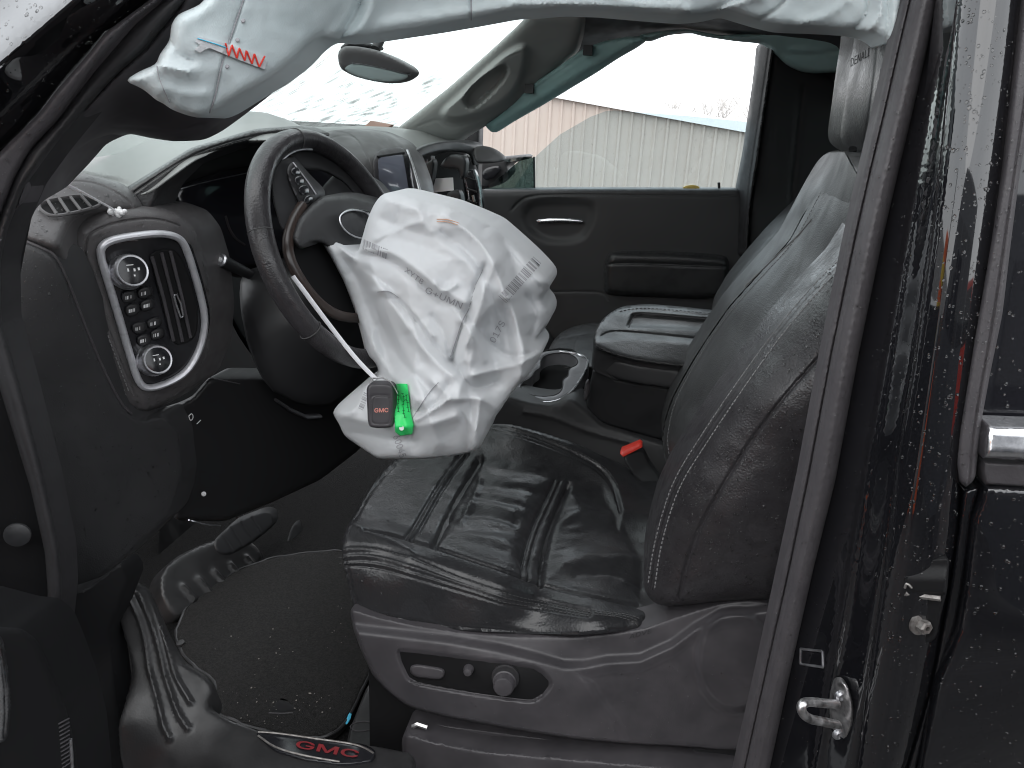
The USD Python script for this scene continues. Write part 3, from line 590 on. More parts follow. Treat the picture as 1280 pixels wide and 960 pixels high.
# striker
SP = Pillow([(1043, 853), (1052, 850), (1060, 858), (1067, 880), (1066, 905), (1058, 925), (1047, 937), (1040, 922), (1036, 900), (1036, 872)], side_depth([(1043, 853, .05), (1067, 880, .03), (1047, 937, .05), (1036, 885, .058)]), .006, .005, 4, 2.5)
st = part(truck, 'striker', SP, M['steel'], label='bright steel door striker on the middle pillar')
lp = [(1046, 880), (1028, 879), (1012, 877), (1003, 879), (1001, 885), (1004, 893), (1012, 899), (1028, 902), (1047, 906)]
dl = controls([(1046, 880, .035), (1047, 906, .035), (1002, 885, -.012), (1020, 878, .012), (1020, 901, .010)])
lq = resample(chaikin(lp, False, 3), 3); part(st, 'loop', tube(CAM+ray(lq)*dl(lq)[:, None], .0046, 12), M['steel'])
for q in ((1049, 869), (1046, 917)):
    part(st, 'screw', lathe([(.0058, 0), (.0056, .003), (.0035, .0045), (.0012, .0035)], SP.surf([q], .0004)[0], (.35, -.93, .1), 20), M['satin'])
lb = [(1001, 811), (1028, 814), (1029, 834), (1000, 830)]
part(truck, 'sticker_outline', bead(mp, lb, .0014, .0008, 2, True, 6, 0), M['satin'], label='small bright rectangular outline above the striker')
part(truck, 'pillar_wedge', Pillow([(1023, 924), (1032, 944), (1044, 985), (1010, 990)], lambda q: mp.dep(q)*.995, .006, .004, 5, 4, rnd=1), M['rubber'])
# ---- sill, kick panel, carpet
kick = Pillow([(72, 748), (110, 735), (152, 702), (165, 720), (150, 760), (140, 790), (150, 870), (158, 920), (175, 1010), (95, 1010), (72, 900)], side_depth([(72, 748, .13), (150, 705, .17), (140, 800, .2), (160, 950, .16), (95, 960, .12)]), .03, .01, 10, 6, rnd=1)
part(truck, 'kick_panel', kick, M['shade_black'])
ridges = []
for pts in ([(166, 742), (180, 770), (190, 810), (192, 850), (204, 900), (218, 920)], [(178, 738), (194, 775), (206, 815), (210, 850), (222, 890), (240, 912)], [(188, 735), (204, 775), (216, 815), (222, 850), (240, 880)]):
    ridges.append((pts, 3.2, .007))
sc = Pillow([(140, 742), (160, 722), (186, 734), (200, 765), (216, 800), (232, 828), (262, 846), (272, 862), (262, 885), (290, 902), (330, 918), (400, 930), (470, 938), (520, 948), (520, 1010), (170, 1010), (152, 940), (150, 905), (162, 860), (166, 835), (158, 800)],
    side_depth([(150, 735, .24), (190, 740, .25), (165, 830, .2), (232, 828, .22), (160, 900, .14), (175, 990, .12), (300, 905, .18), (300, 990, .08), (500, 945, .18), (500, 1000, .08)]), .04, .014, 10, 4, rnd=1, lines=ridges, along='n', push=(0, .3, -1))
sp = part(truck, 'sill_trim', sc, M['floor_rubber'], label='ribbed black plastic sill trim beside the mat')
plt_ = skin(sc, [(322, 928), (330, 922), (352, 923), (400, 932), (450, 941), (470, 952), (466, 966), (430, 970), (380, 962), (345, 950)], .003, .005, 3)
pt = part(truck, 'sill_plate', plt_, M['piano'], label='gloss black sill plate with red letters')
for s__ in [bead(plt_, [(326, 925), (350, 926), (400, 935), (450, 945), (466, 956)], .0014, .0006, 4), bead(plt_, [(326, 930), (345, 946), (380, 957), (425, 966)], .0014, .0006, 4)]: part(pt, 'border', s__, M['dark_steel'])
part(pt, 'lettering', lettering(plt_, 'GMC', (368, 946), (78, 16), (3, -9.0), .001, .0012, True), M['red_print'])
dp_r = [([(225+20*k, 735-9*k), (240+20*k, 752-9*k)], 3.2, .010) for k in range(5)]
dead = Pillow([(196, 735), (205, 705), (250, 680), (300, 668), (330, 690), (322, 712), (270, 745), (235, 770), (215, 775)], plane((-1.0, .4, .62), (.72, -.1, .69)), .04, .008, 10, 3.5, lines=dp_r, along='n', push=(-.7, 0, -.7))
part(truck, 'foot_rest', dead, M['floor_rubber'], label='ribbed rubber foot rest left of the pedals')
zmat = plane_z(.585)
und = Pillow([(430, 930), (448, 885), (462, 850), (480, 860), (512, 905), (520, 950), (500, 1010), (440, 1000)], plane_z(.60), .03, .006, 5, 5)
cp = part(truck, 'floor_cover', und, M['floor_rubber'])
part(cp, 'plug', [bead(und, [(436, 908), (446, 902), (464, 902), (470, 908), (458, 914), (442, 914)], .0012, .0005, 3, True)], M['rubber'])
# pedals
for nm, poly, pl_, lab in (('brake_pedal', [(266, 676), (292, 652), (330, 637), (343, 640), (344, 656), (314, 680), (284, 696), (270, 690)], plane((-1.02, .5, .72), (.8, -.15, .58)), 'wide brake pedal pad in the dark footwell'), ):
    pb = Pillow(poly, pl_, .02, .006, 6, 4, rnd=1, lines=[([(275+k*13, 665-k*6), (292+k*13, 690-k*6)], 1.6, -.003) for k in range(4)])
    pp = part(truck, nm, pb, M['plastic_dark'], label=lab)
    part(pp, 'lever', tube(pb.surf([(310, 660)], -.03)[0]+np.array([[0, 0, 0], [-.08, 0, .12], [-.12, 0, .34]]), [.010, .011, .012], 8), M['plastic_dark'])
pe = Pillow([(352, 714), (363, 655), (377, 652), (371, 716)], plane((-1.0, .68, .66), (.8, -.2, .55)), .015, .004, 4, 4)
part(truck, 'accelerator_pedal', pe, M['plastic_dark'])
part(truck, 'rocker', box((-.85, .02, .50), (1.6, .20, .60)), M['paint'])

# ================================================================ open driver door, only its lower front corner in view
ddp = plane(at(20, 880, -.03), (.93, -.34, -.05))
dd = Pillow([(-60, 770), (0, 783), (28, 784), (48, 800), (62, 830), (82, 880), (95, 930), (104, 1010), (-60, 1010)], ddp, .06, .014, 12, 5, rnd=1)
drv = thing('driver_door', 'lower corner of the open black driver door with chrome strip', 'door', at(20, 900, -.03))
def turned(lo, hi, piv, ang):
    m = box(lo, hi); m.apply_transform(trimesh.transformations.rotation_matrix(ang, (0, 0, 1))); m.apply_translation(piv); return m
part(drv, 'door_shell', turned((-.11, -1.08, .50), (-.02, .0, 1.36), (-.74, -.02, 0), -.35), M['paint'])
part(drv, 'window_frame', turned((-.08, -1.08, 1.372), (-.04, -1.02, 1.90), (-.74, -.02, 0), -.35), M['paint'])
part(drv, 'door_panel', dd, M['shade_black'])
cs = Pillow([(-40, 790), (4, 793), (9, 820), (14, 860), (14, 895), (11, 922), (4, 930), (-40, 930)], lambda q: dd.dep(q)*.992, .01, .014, 9, 3, rnd=1)
part(drv, 'chrome_strip', cs, M['chrome'])
gp = Pillow([(0, 788), (16, 790), (26, 800), (24, 850), (17, 890), (15, 850), (9, 810)], lambda q: dd.dep(q)*.996, .008, .004, 4, 3, rnd=1)
part(drv, 'grey_insert', gp, M['rubber'])
part(drv, 'speaker_grille', [bead(dd, [(73+k*.4, 905+k*5), (86+k*.2, 898+k*5)], .0011, .0004, 4) for k in range(12)], M['plastic'])
part(drv, 'light_strip', tube(on(dd, [(88, 924), (90, 950), (91, 980)], .002), .0022, 8), M['satin'])
# ================================================================ the next car in the yard, behind the viewer: it shows only as reflections
def parked(label, x, y, rot, mat, L=4.4):
    pc_ = thing('parked_car', label, 'car', (x, y, 0), None)
    R_ = trimesh.transformations.rotation_matrix(rot, (0, 0, 1))
    def place(m): m.apply_transform(R_); m.apply_translation((x, y, 0)); return m
    side = Polygon([(-L/2, .35), (-L/2, .95), (-L/2+.15, 1.12), (-L*.28, 1.2), (-L*.16, 1.84), (L*.36, 1.88), (L*.47, 1.2), (L/2, 1.1), (L/2, .4)])
    b_ = trimesh.creation.extrude_polygon(side, 1.7, engine='earcut'); b_.apply_transform(trimesh.transformations.rotation_matrix(math.pi/2, (1, 0, 0))); b_.apply_translation((0, .85, 0)); part(pc_, 'body', place(b_), mat)
    w_ = trimesh.creation.extrude_polygon(Polygon([(-L*.25, 1.22), (-L*.15, 1.76), (L*.33, 1.8), (L*.42, 1.24)]), 1.708, engine='earcut'); w_.apply_transform(trimesh.transformations.rotation_matrix(math.pi/2, (1, 0, 0))); w_.apply_translation((0, .854, 0)); part(pc_, 'side_window', place(w_), M['dark_glass'])
    for sx in (-.31, .31):
        for sy in (-1, 1):
            c_ = trimesh.creation.cylinder(.34, .22, sections=24); c_.apply_transform(trimesh.transformations.rotation_matrix(math.pi/2, (1, 0, 0))); c_.apply_translation((sx*L, sy*.78, .34)); part(pc_, 'wheel', place(c_), M['rubber_dark'])
    for sy in (-.6, .6): part(pc_, 'tail_lamp', place(box((L/2-.06, sy-.14, .72), (L/2+.015, sy+.14, .98))), M['tail_lamp'])
def van(label, x, y, L=4.9, W=1.8, H=2.2):
    v_ = thing('parked_van', label, 'van', (x, y, 0))
    def ext(pts, w, yo):
        m = trimesh.creation.extrude_polygon(Polygon(pts), w, engine='earcut'); m.apply_transform(trimesh.transformations.rotation_matrix(math.pi/2, (1, 0, 0))); m.apply_translation((x, y+yo, 0)); return m
    part(v_, 'body', ext([(-L/2, .35), (-L/2, 1.05), (-L/2+.12, 1.2), (-L*.32, 1.32), (-L*.2, H-.12), (-L*.14, H), (L*.48, H), (L/2, H-.15), (L/2, .38)], W, W/2), M['car_grey'])
    for a_, b_ in ((-.19, -.02), (.0, .22), (.24, .46)): part(v_, 'side_window', ext([(L*a_-.08*(a_ < -.1), 1.35), (L*a_+.12*(a_ < -.1), H-.25), (L*b_, H-.25), (L*b_, 1.35)], W+.012, W/2+.006), M['dark_glass'])
    for sx in (-.33, .32):
        for sy in (-1, 1):
            c_ = trimesh.creation.cylinder(.34, .22, sections=24); c_.apply_transform(trimesh.transformations.rotation_matrix(math.pi/2, (1, 0, 0))); c_.apply_translation((x+sx*L, y+sy*(W/2-.1), .34)); part(v_, 'wheel', c_, M['rubber_dark'])
    for sy in (-.8, .8): part(v_, 'tail_lamp', box((x+L/2-.08, y+sy-.09, 1.05), (x+L/2+.012, y+sy+.09, 1.6)), M['tail_lamp'])
van('dark grey van parked beside the truck behind the viewer', .3, -3.1)
parked('red car parked further along behind the viewer', 4.6, -4.2, .4, M['red_car'])

part(truck, 'toe_board', Pillow([(200, 640), (330, 590), (430, 530), (490, 550), (470, 690), (424, 690), (380, 694), (300, 714), (236, 760), (196, 745)], plane((-1.16, .5, .60), (.84, 0, .54)), .03, 0, 6, 14, rnd=0), M['void'])

post = thing('storage_drum', 'tall orange storage drum with yellow bands standing behind the viewer', 'drum', (-2.05, -1.34, 0))
part(post, 'drum_body', lathe([(.30, 0), (.32, .02), (.32, 1.60), (.30, 1.64), (.05, 1.66)], (-2.05, -1.34, 0), (0, 0, 1), 24, up=(1, 0, 0)), M['orange'])
for z_ in (1.05, 1.38): part(post, 'band', lathe([(.322, 0), (.325, .002), (.325, .11), (.322, .112)], (-2.05, -1.34, z_), (0, 0, 1), 24, up=(1, 0, 0)), M['yellow_band'])
cone = thing('traffic_cone', 'tall orange traffic cone behind the viewer', 'traffic cone', (-1.45, -1.9, 0))
part(cone, 'base', box((-1.65, -2.1, 0), (-1.25, -1.7, .04)), M['rubber_dark'])
part(cone, 'cone', lathe([(.16, .04), (.03, .98), (.02, 1.0)], (-1.45, -1.9, 0), (0, 0, 1), 28, up=(1, 0, 0)), M['orange'])

# the rest of the near side, beyond the picture's edge
part(rd, 'door_shell', box((.47, .004, .52), (1.40, .06, 1.352)), M['paint'])
part(rd, 'rear_glass', box((.47, .030, 1.36), (1.32, .036, 1.84)), M['dark_glass'])
part(rd, 'rear_frame', box((1.322, .018, 1.36), (1.40, .06, 1.90)), M['paint'])
part(truck, 'roof_rail', box((-.30, .06, 1.985), (1.5, .355, 2.03)), M['paint'])
part(truck, 'roof_rail', box((-.30, 1.725, 1.985), (1.5, 1.92, 2.03)), M['paint'])
part(truck, 'drip_rail', box((.47, .02, 1.90), (1.5, .06, 1.983)), M['paint'])
# ================================================================ dashboard
dash = thing('dashboard', 'black dashboard with chrome ringed switch panel, cluster and centre screen', 'dashboard', (-.9, .9, .6))
top = Pillow([(84, 214), (92, 200), (112, 176), (140, 152), (165, 143), (260, 136), (330, 140), (362, 150), (384, 162), (360, 176), (300, 176), (245, 200), (190, 240), (172, 246), (150, 230), (110, 222)],
    [(90, 212, .34), (172, 240, .38), (140, 152, .60), (260, 138, .80), (372, 152, .72), (240, 195, .44), (330, 165, .58)], .02, .012, 12, 5, rnd=1, push=(-.7, .6, -.2), lines=[([(92, 216), (120, 222), (150, 226), (172, 236)], 3, -.006)])
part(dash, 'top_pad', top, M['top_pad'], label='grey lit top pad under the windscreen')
tp2 = Pillow([(300, 150), (384, 160), (470, 156), (560, 168), (600, 186), (600, 200), (500, 190), (400, 185), (320, 180)], [(300, 150, .9), (384, 160, .95), (470, 156, 1.35), (590, 180, 1.72), (320, 180, .8), (500, 190, 1.3)], .02, .008, 8, 8, push=(-.7, .3, -.3))
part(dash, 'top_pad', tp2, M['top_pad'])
brow = Pillow([(146, 262), (152, 238), (168, 228), (240, 184), (319, 161), (375, 157), (402, 168), (362, 186), (327, 176), (285, 186), (232, 205), (204, 232), (192, 262), (184, 276), (150, 276)],
    [(160, 245, .375), (240, 186, .44), (319, 163, .55), (390, 165, .66), (327, 176, .56), (232, 205, .43), (190, 262, .385), (155, 272, .372)], .05, .016, 9, 3.5, rnd=1, lines=[([(168, 240), (236, 193), (318, 168), (374, 163)], 1.2, -.003)])
br = part(dash, 'cluster_hood', brow, M['leather'], label='leather wrapped hood over the instrument cluster')
part(br, 'stitching', stitches(brow, [(170, 243), (237, 196), (318, 171), (372, 166)], 3.2, 2.2), M['thread_dark'], kind='stuff')
part(dash, 'cluster_housing', Pillow([(168, 262), (184, 240), (232, 199), (290, 178), (340, 172), (420, 190), (445, 265), (350, 350), (262, 345), (238, 282)], [(180, 255, .44), (290, 180, .62), (420, 190, .72), (440, 265, .76), (262, 340, .58), (238, 285, .52)], .03, 0, 6, 7), M['plastic_dark'])
clu = Pillow([(214, 246), (228, 228), (300, 208), (330, 205), (412, 205), (420, 260), (330, 335), (262, 330), (254, 300), (236, 268)], [(214, 246, .49), (320, 205, .64), (412, 205, .72), (420, 260, .73), (262, 330, .57), (240, 270, .51)], .01, .004, 6, 6)
cl = part(dash, 'instrument_cluster', clu, M['screen'])
for s__ in [bead(clu, [(216, 249), (232, 265), (247, 279), (252, 292), (257, 314)], .0014, .001, 3), bead(clu, [(226, 236), (262, 226), (310, 216)], .0009, .001, 3)]: part(cl, 'chrome_outline', s__, M['satin'])
part(cl, 'gauge_edge', bead(clu, [(282, 270), (286, 285), (294, 298), (306, 306)], .0022, .001, 3), M['rubber'])
# outboard end
endt = Pillow([(-20, 290), (2, 284), (8, 262), (24, 240), (50, 228), (84, 215), (112, 218), (150, 228), (170, 240), (182, 256), (176, 268), (140, 266), (108, 268), (90, 278), (80, 300), (76, 314), (58, 309), (20, 296)],
    [(-10, 288, .20), (58, 308, .22), (24, 240, .28), (84, 216, .33), (160, 240, .37), (88, 280, .27), (176, 266, .37), (120, 262, .32)], push=(-.2, .6, -.8), thick=.06, bulge=.026, edge=16, res=4, rnd=1, lines=[([(85, 226), (120, 228), (150, 243), (165, 255)], 1.4, -.003)])
et = part(dash, 'end_cover', endt, M['dash_grey'], label='rounded grey end cover with defroster vent')
gr = [(47, 257), (58, 250), (80, 246), (102, 243), (124, 251), (126, 257), (97, 265), (66, 271), (54, 265)]
part(et, 'vent_recess', Pillow(gr, lambda q: CAM[1]*0+endt.dep(q)*(1-0.022), .004, 0, 4, 3, rnd=0), M['void'])
for a, b in (((60, 251), (71, 268)), ((74, 248), (86, 266)), ((88, 246), (101, 263)), ((101, 244), (114, 259))):
    q = np.array([a, b], float); P = CAM+ray(q)*(endt.dep(q)*(1-.028))[:, None]; part(et, 'vent_slat', tube(P, .0022, 6), M['dash_grey'])
q = resample(chaikin(gr, True, 2), 3, True); part(et, 'vent_rim', tube(CAM+ray(q)*(endt.dep(q)*(1-.027))[:, None], .0022, 6, True), M['dash_grey'])
endp = Pillow([(-30, 288), (2, 288), (58, 311), (70, 318), (84, 346), (104, 398), (126, 452), (150, 500), (160, 516), (178, 524), (206, 516), (226, 540), (232, 590), (214, 645), (152, 704), (110, 734), (76, 748), (66, 700), (50, 600), (20, 500), (-4, 400)],
    [(0, 292, .20), (58, 312, .22), (160, 512, .33), (210, 520, .40), (220, 620, .42), (152, 700, .30), (76, 745, .20), (40, 560, .18), (80, 520, .24)], .05, .014, 9, 5, rnd=1, noise=(60, .004))
ep = part(dash, 'end_panel', endp, M['dash'], label='black outer end panel wet with drops')
part(ep, 'edge_lip', tube(on(endp, [(4, 290), (57, 312), (69, 319), (83, 347), (103, 399), (125, 453), (150, 504), (164, 517)], .001), .0024, 6), M['rubber'])
low = Pillow([(176, 524), (206, 514), (240, 496), (262, 470), (330, 470), (400, 480), (460, 500), (452, 560), (400, 600), (340, 628), (280, 652), (216, 650), (232, 590), (226, 545)], [(180, 525, .39), (262, 475, .50), (400, 490, .72), (455, 520, .84), (220, 640, .46), (330, 625, .62), (440, 565, .82)], .05, .014, 10, 6, rnd=1, lines=[([(210, 500), (218, 520), (222, 545), (232, 590)], 2, -.004)])
lo = part(dash, 'knee_panel', low, M['knee'])
part(lo, 'switch_mark', [bead(low, [(236, 520), (240, 516), (242, 522), (238, 527), (236, 520)], .0008, .001, 1.5), bead(low, [(230, 537), (236, 532)], .0007, .001, 2), bead(low, [(246, 530), (251, 525)], .0007, .001, 2)], M['mark'])
part(lo, 'release_lever', tube(low.surf([(345, 500), (362, 512), (382, 521), (400, 520)], .012), [.006, .008, .009, .008], 8, flat=.5), M['plastic'])
# switch pod
podpoly = [(79, 314), (80, 296), (92, 276), (130, 260), (165, 255), (200, 258), (228, 268), (246, 290), (259, 330), (266, 390), (262, 440), (244, 480), (210, 505), (178, 516), (158, 508), (138, 470), (106, 398)]
inner_poly = [(128, 318), (131, 308), (142, 301), (170, 296), (200, 293), (220, 297), (229, 307), (239, 336), (249, 370), (255, 400), (251, 427), (241, 450), (228, 467), (204, 480), (184, 485), (175, 477), (165, 445), (149, 390)]
pod = Pillow(podpoly, [(85, 310, .30), (150, 258, .35), (228, 270, .42), (250, 320, .45), (264, 400, .47), (180, 512, .37), (150, 490, .345), (106, 398, .31)], .07, .040, 30, 4, rnd=1,
    disp=lambda q: -.022*sstep((shapely.contains_xy(Polygon(inner_poly), q[:, 0], q[:, 1])*shapely.distance(shapely.points(q), LineString(inner_poly+inner_poly[:1])))/8),
    lines=[([(106, 316), (108, 300), (116, 288), (150, 276), (195, 272), (224, 282)], 1.3, -.0035), ([(106, 316), (126, 385), (150, 450), (168, 494)], 1.1, -.0025)])
po = part(dash, 'switch_pod', pod, M['pod_vinyl'], label='rounded wet pod around the light switches')
part(po, 'stitching', stitches(pod, [(96, 310), (102, 340), (120, 395), (140, 450), (158, 496)], 3.4, 2.4, .0010, .0010)+stitches(pod, [(101, 309), (107, 339), (125, 393), (145, 447), (162, 492)], 3.4, 2.4, .0009, .0010), M['thread'], kind='stuff')
rp = [(124, 318), (126, 306), (140, 298), (170, 293), (200, 290), (222, 294), (232, 305), (242, 335), (252, 370), (258, 400), (254, 428), (244, 452), (230, 470), (205, 483), (182, 488), (172, 478), (162, 445), (146, 390)]
ring = resample(chaikin(soften(rp, 14), True, 2), 3, True); cen = ring.mean(0); inner = cen+(ring-cen)*.955
face = Pillow(inner[::2], lambda q: pod.dep(q)*.9655, .02, .0, 3, 4, rnd=0)
def fp(q, l=0.0): return face.surf(q, l)
rr = pod.dep(ring)*.962; P = CAM+ray(cen+(ring-cen)*.985)*rr[:, None]
part(dash, 'chrome_ring', tube(P, .0068, 10, True, flat=.8), M['ring_silver'], label='bright ring framing the switch panel')
fc = part(dash, 'switch_panel', face, M['piano'], label='gloss black switch panel with knobs, buttons and vent')
fn = face.normal([(180, 380)])[0]; kn = np.array([.84, -.50, .26]); kn /= np.linalg.norm(kn)
for ctr, R_, lab in (((158, 340), .0245, 'upper ridged dimmer knob'), ((190, 450), .0235, 'lower ridged headlamp knob')):
    c0 = fp([ctr], .002)[0]; kb = part(fc, 'knob', lathe([(R_*1.06, 0), (R_*1.06, .004), (R_, .006), (R_*.97, .019), (R_*.90, .022), (R_*.80, .0215)], c0, kn, 72, .018), M['satin'], label=lab, smooth=25)
    part(kb, 'cap', lathe([(R_*.80, .018), (R_*.80, .0222), (R_*.5, .0235), (R_*.1, .0238)], c0, kn, 40), M['piano'])
    a, b, n = frame_of(kn); m = []
    for (u, v, w, h) in ((-.15, .40, .5, .06), (-.35, .05, .12, .22), (.10, .02, .14, .2), (.42, .06, .14, .2), (.02, -.38, .12, .12)):
        o = c0+n*.0243+(a*u+b*v)*R_*.8; hx, hy = a*w*R_*.4, b*h*R_*.4
        m.append((np.array([o-hx-hy, o+hx-hy, o+hx+hy, o-hx+hy]), np.array([(0, 1, 2), (0, 2, 3)])))
    part(kb, 'marking', m, M['mark'], smooth=False)
def quadgrid(A, B, C, D, nu, nv, gap=.06):
    A, B, C, D = map(lambda k: np.array(k, float), (A, B, C, D))
    for i in range(nv):
        for j in range(nu):
            u0, u1, v0, v1 = (j+gap)/nu, (j+1-gap)/nu, (i+gap)/nv, (i+1-gap)/nv
            yield [A*(1-u)*(1-v)+B*u*(1-v)+C*u*v+D*(1-u)*v for u, v in ((u0, v0), (u1, v0), (u1, v1), (u0, v1))]
for Q in (((149, 365), (189, 356), (194, 386), (158, 399)), ((161, 405), (200, 394), (206, 421), (174, 437))):
    for k, qd in enumerate(quadgrid(*Q, 2, 2)):
        bt = Pillow(qd, lambda q: face.dep(q)*.997, .004, .0025, 4, 2.5, rnd=1); bp_ = part(fc, 'button', bt, M['plastic_dark'])
        c = np.mean(qd, 0); part(bp_, 'symbol', bars(bt, c-(4, .4), (8, -2), (0, 4.2), 3, k+int(Q[0][0]), .0006), M['mark'], smooth=False)
vent = [(186, 318), (200, 312), (216, 311), (226, 324), (238, 352), (246, 384), (246, 412), (240, 426), (222, 433), (214, 424), (202, 380)]
part(fc, 'vent_recess', Pillow(vent, lambda q: face.dep(q)*.9975, .003, 0, 3, 3, rnd=1), M['void'])
for a, b in (((190, 321), (217, 426)), ((202, 316), (228, 427)), ((213, 314), (238, 422))):
    part(fc, 'vent_slat', tube(fp([a, ((a[0]+b[0])/2+1, (a[1]+b[1])/2), b], .006), .0026, 6), M['plastic'])
part(fc, 'vent_tab', tube(fp([(217, 369), (221, 368), (226, 380), (229, 395), (226, 397), (221, 384), (217, 369)], .012), .0018, 8), M['chrome'])
# stalk
sa, sb = at(276, 325, .50), at(330, 352, .60)
sk = part(dash, 'indicator_stalk', tube([sa, sa*.7+sb*.3, sb], [.011, .010, .008], 14), M['plastic_dark'], label='indicator stalk with bright end ring')
sn = (sa-sb)/np.linalg.norm(sa-sb)
part(sk, 'end_ring', lathe([(.0108, -.003), (.0118, .001), (.009, .003), (.0078, .0022)], sa, sn, 24), M['satin']); part(sk, 'end_button', lathe([(.0045, 0), (.004, .004), (.001, .0045)], sa, sn, 16), M['mark'])
part(dash, 'column_shroud', Pillow([(292, 345), (330, 330), (400, 320), (470, 330), (480, 430), (440, 500), (380, 512), (318, 475)], [(292, 350, .58), (470, 330, .72), (380, 512, .60), (460, 470, .72), (380, 400, .55)], .1, .03, 22, 7), M['plastic_dark'])
part(dash, 'column_gap', [bead(low, [(262, 372+100), (300, 480)], .001, .002)], M['rubber'])
# main panel behind wheel, across to the passenger
mainp = Pillow([(250, 330), (330, 220), (440, 200), (520, 240), (600, 240), (640, 300), (650, 420), (560, 520), (440, 520), (330, 480)], plane((-.88, 0, 1.3), (1, -.06, .12)), .05, 0, 8, 14)
part(dash, 'main_panel', mainp, M['plastic_dark'])
# centre stack with screen
YS = 1.0
hood = Pillow([(394, 172), (412, 163), (440, 161), (470, 164), (492, 173), (504, 180), (516, 196), (528, 228), (534, 264), (468, 266), (462, 232), (440, 205), (412, 186)],
    [(400, 170, .90), (440, 162, 1.02), (500, 180, 1.08), (534, 262, 1.02), (468, 266, .92), (464, 196, .92), (440, 200, .88)], .08, .02, 10, 3.5, rnd=1, lines=[([(398, 178), (428, 168), (446, 172), (458, 196)], 1.2, -.003), ([(420, 164), (440, 168), (456, 186), (464, 210)], 1.2, -.003)])
hd = part(dash, 'screen_hood', hood, M['dash_grey'], label='leather covered hood around the centre screen')
scr_b = Pillow([(466, 200), (472, 188), (486, 184), (500, 184), (508, 190), (519, 222), (527, 264), (468, 266)], lambda q: hood.dep(q)*.984, .01, .003, 3, 3, rnd=1)
sb_ = part(dash, 'screen_bezel', scr_b, M['rubber'])
sg = Pillow([(472, 196), (505, 192), (511, 215), (517, 262), (476, 262)], lambda q: hood.dep(q)*.980, .004, 0, 3, 4, rnd=1)
part(sb_, 'screen', sg, M['mirrorglass_dark'])
part(sb_, 'slot', tube(on(scr_b, [(472, 196), (505, 191)], .003), .0026, 6), M['void'])
part(sb_, 'screen_side', Pillow([(504, 194), (510, 193), (521, 262), (515, 262)], lambda q: hood.dep(q)*.978, .004, .001, 2, 3, rnd=0), M['piano'])
part(dash, 'chrome_strip', tube(CAM+ray([(509, 188), (515, 204), (523, 232), (530, 264)])*(hood.dep([(509, 188), (515, 204), (523, 232), (530, 264)])*.982)[:, None], .0032, 8), M['satin'])
# burst passenger side
lip_ = Pillow([(510, 200), (513, 190), (526, 182), (545, 177), (568, 175), (586, 178), (596, 184), (596, 206), (590, 208), (588, 192), (566, 189), (545, 191), (528, 196), (518, 206)], [(512, 196, 1.12), (550, 178, 1.28), (594, 184, 1.5), (590, 206, 1.5), (518, 206, 1.12)], .12, .012, 5, 3, rnd=1)
part(dash, 'burst_lip', lip_, M['dash'], label='torn dashboard lip around the burst passenger airbag opening')
part(dash, 'airbag_cavity', Pillow([(512, 200), (540, 186), (592, 188), (600, 262), (534, 266)], [(512, 200, 1.30), (590, 190, 1.62), (600, 262, 1.62), (534, 266, 1.3)], .03, 0, 5, 6), M['void'])
part(dash, 'label_sheet', Pillow([(540, 228), (545, 223), (566, 222), (567, 238), (538, 241)], plane_y(1.33), .003, .001, 3, 3, rnd=0), M['shed_trim'])
for poly, nm in (([(528, 204), (543, 196), (543, 212), (538, 236), (530, 240), (533, 218)], 'bracket'), ([(562, 192), (584, 196), (582, 220), (576, 226), (573, 210), (560, 212), (548, 208)], 'bracket'), ([(558, 240), (575, 236), (580, 262), (556, 262)], 'bracket'), ([(517, 196), (530, 192), (532, 198), (520, 204)], 'bracket')):
    part(dash, nm, Pillow(poly, plane_y(1.30), .03, .008, 4, 3, rnd=1), M['plastic_dark'])
part(dash, 'clip', [box(at(541, 197, 1.22)-.004, at(541, 197, 1.22)+.004), box(at(533, 201, 1.22)-.003, at(533, 201, 1.22)+.003)], M['satin'])
fl_ = Pillow([(591, 184), (604, 182), (616, 185), (626, 191), (634, 199), (626, 203), (602, 205), (593, 202)], [(591, 184, 1.48), (634, 199, 1.56), (602, 205, 1.46), (616, 185, 1.54)], .012, .010, 6, 2.5)
part(dash, 'airbag_flap', fl_, M['dash_grey'], label='torn passenger airbag flap standing open')
vs = Pillow([(578, 222), (584, 212), (592, 212), (598, 232), (603, 264), (584, 266)], plane_y(1.46), .04, .008, 4, 3, rnd=1); vv = part(dash, 'side_vent', vs, M['piano'])
part(vv, 'chrome_frame', [tube(vs.surf([(592, 212), (597, 228), (600, 245), (602, 264)], .003), .0042, 8), tube(vs.surf([(580, 220), (585, 240), (588, 264)], .003), .003, 8)], M['chrome'])
for k in range(3): part(vv, 'slat', tube(vs.surf([(584, 222+14*k), (596, 226+14*k)], .004), .003, 6), M['plastic_dark'])
part(vv, 'vent_tab', tube(vs.surf([(591, 244), (593, 252)], .008), .004, 6), M['satin'])
# small brown block on the far end of the dash
bk = Pillow([(452, 161), (463, 151), (489, 156), (478, 165)], [(452, 161, 1.40), (463, 151, 1.46), (489, 156, 1.5), (478, 165, 1.44)], .03, .003, 3, 2.5, rnd=0)
solo('wood_scrap', bk, M['woodscrap'], 'small brown wooden scrap lying on the dashboard against the windscreen', 'wood scrap')

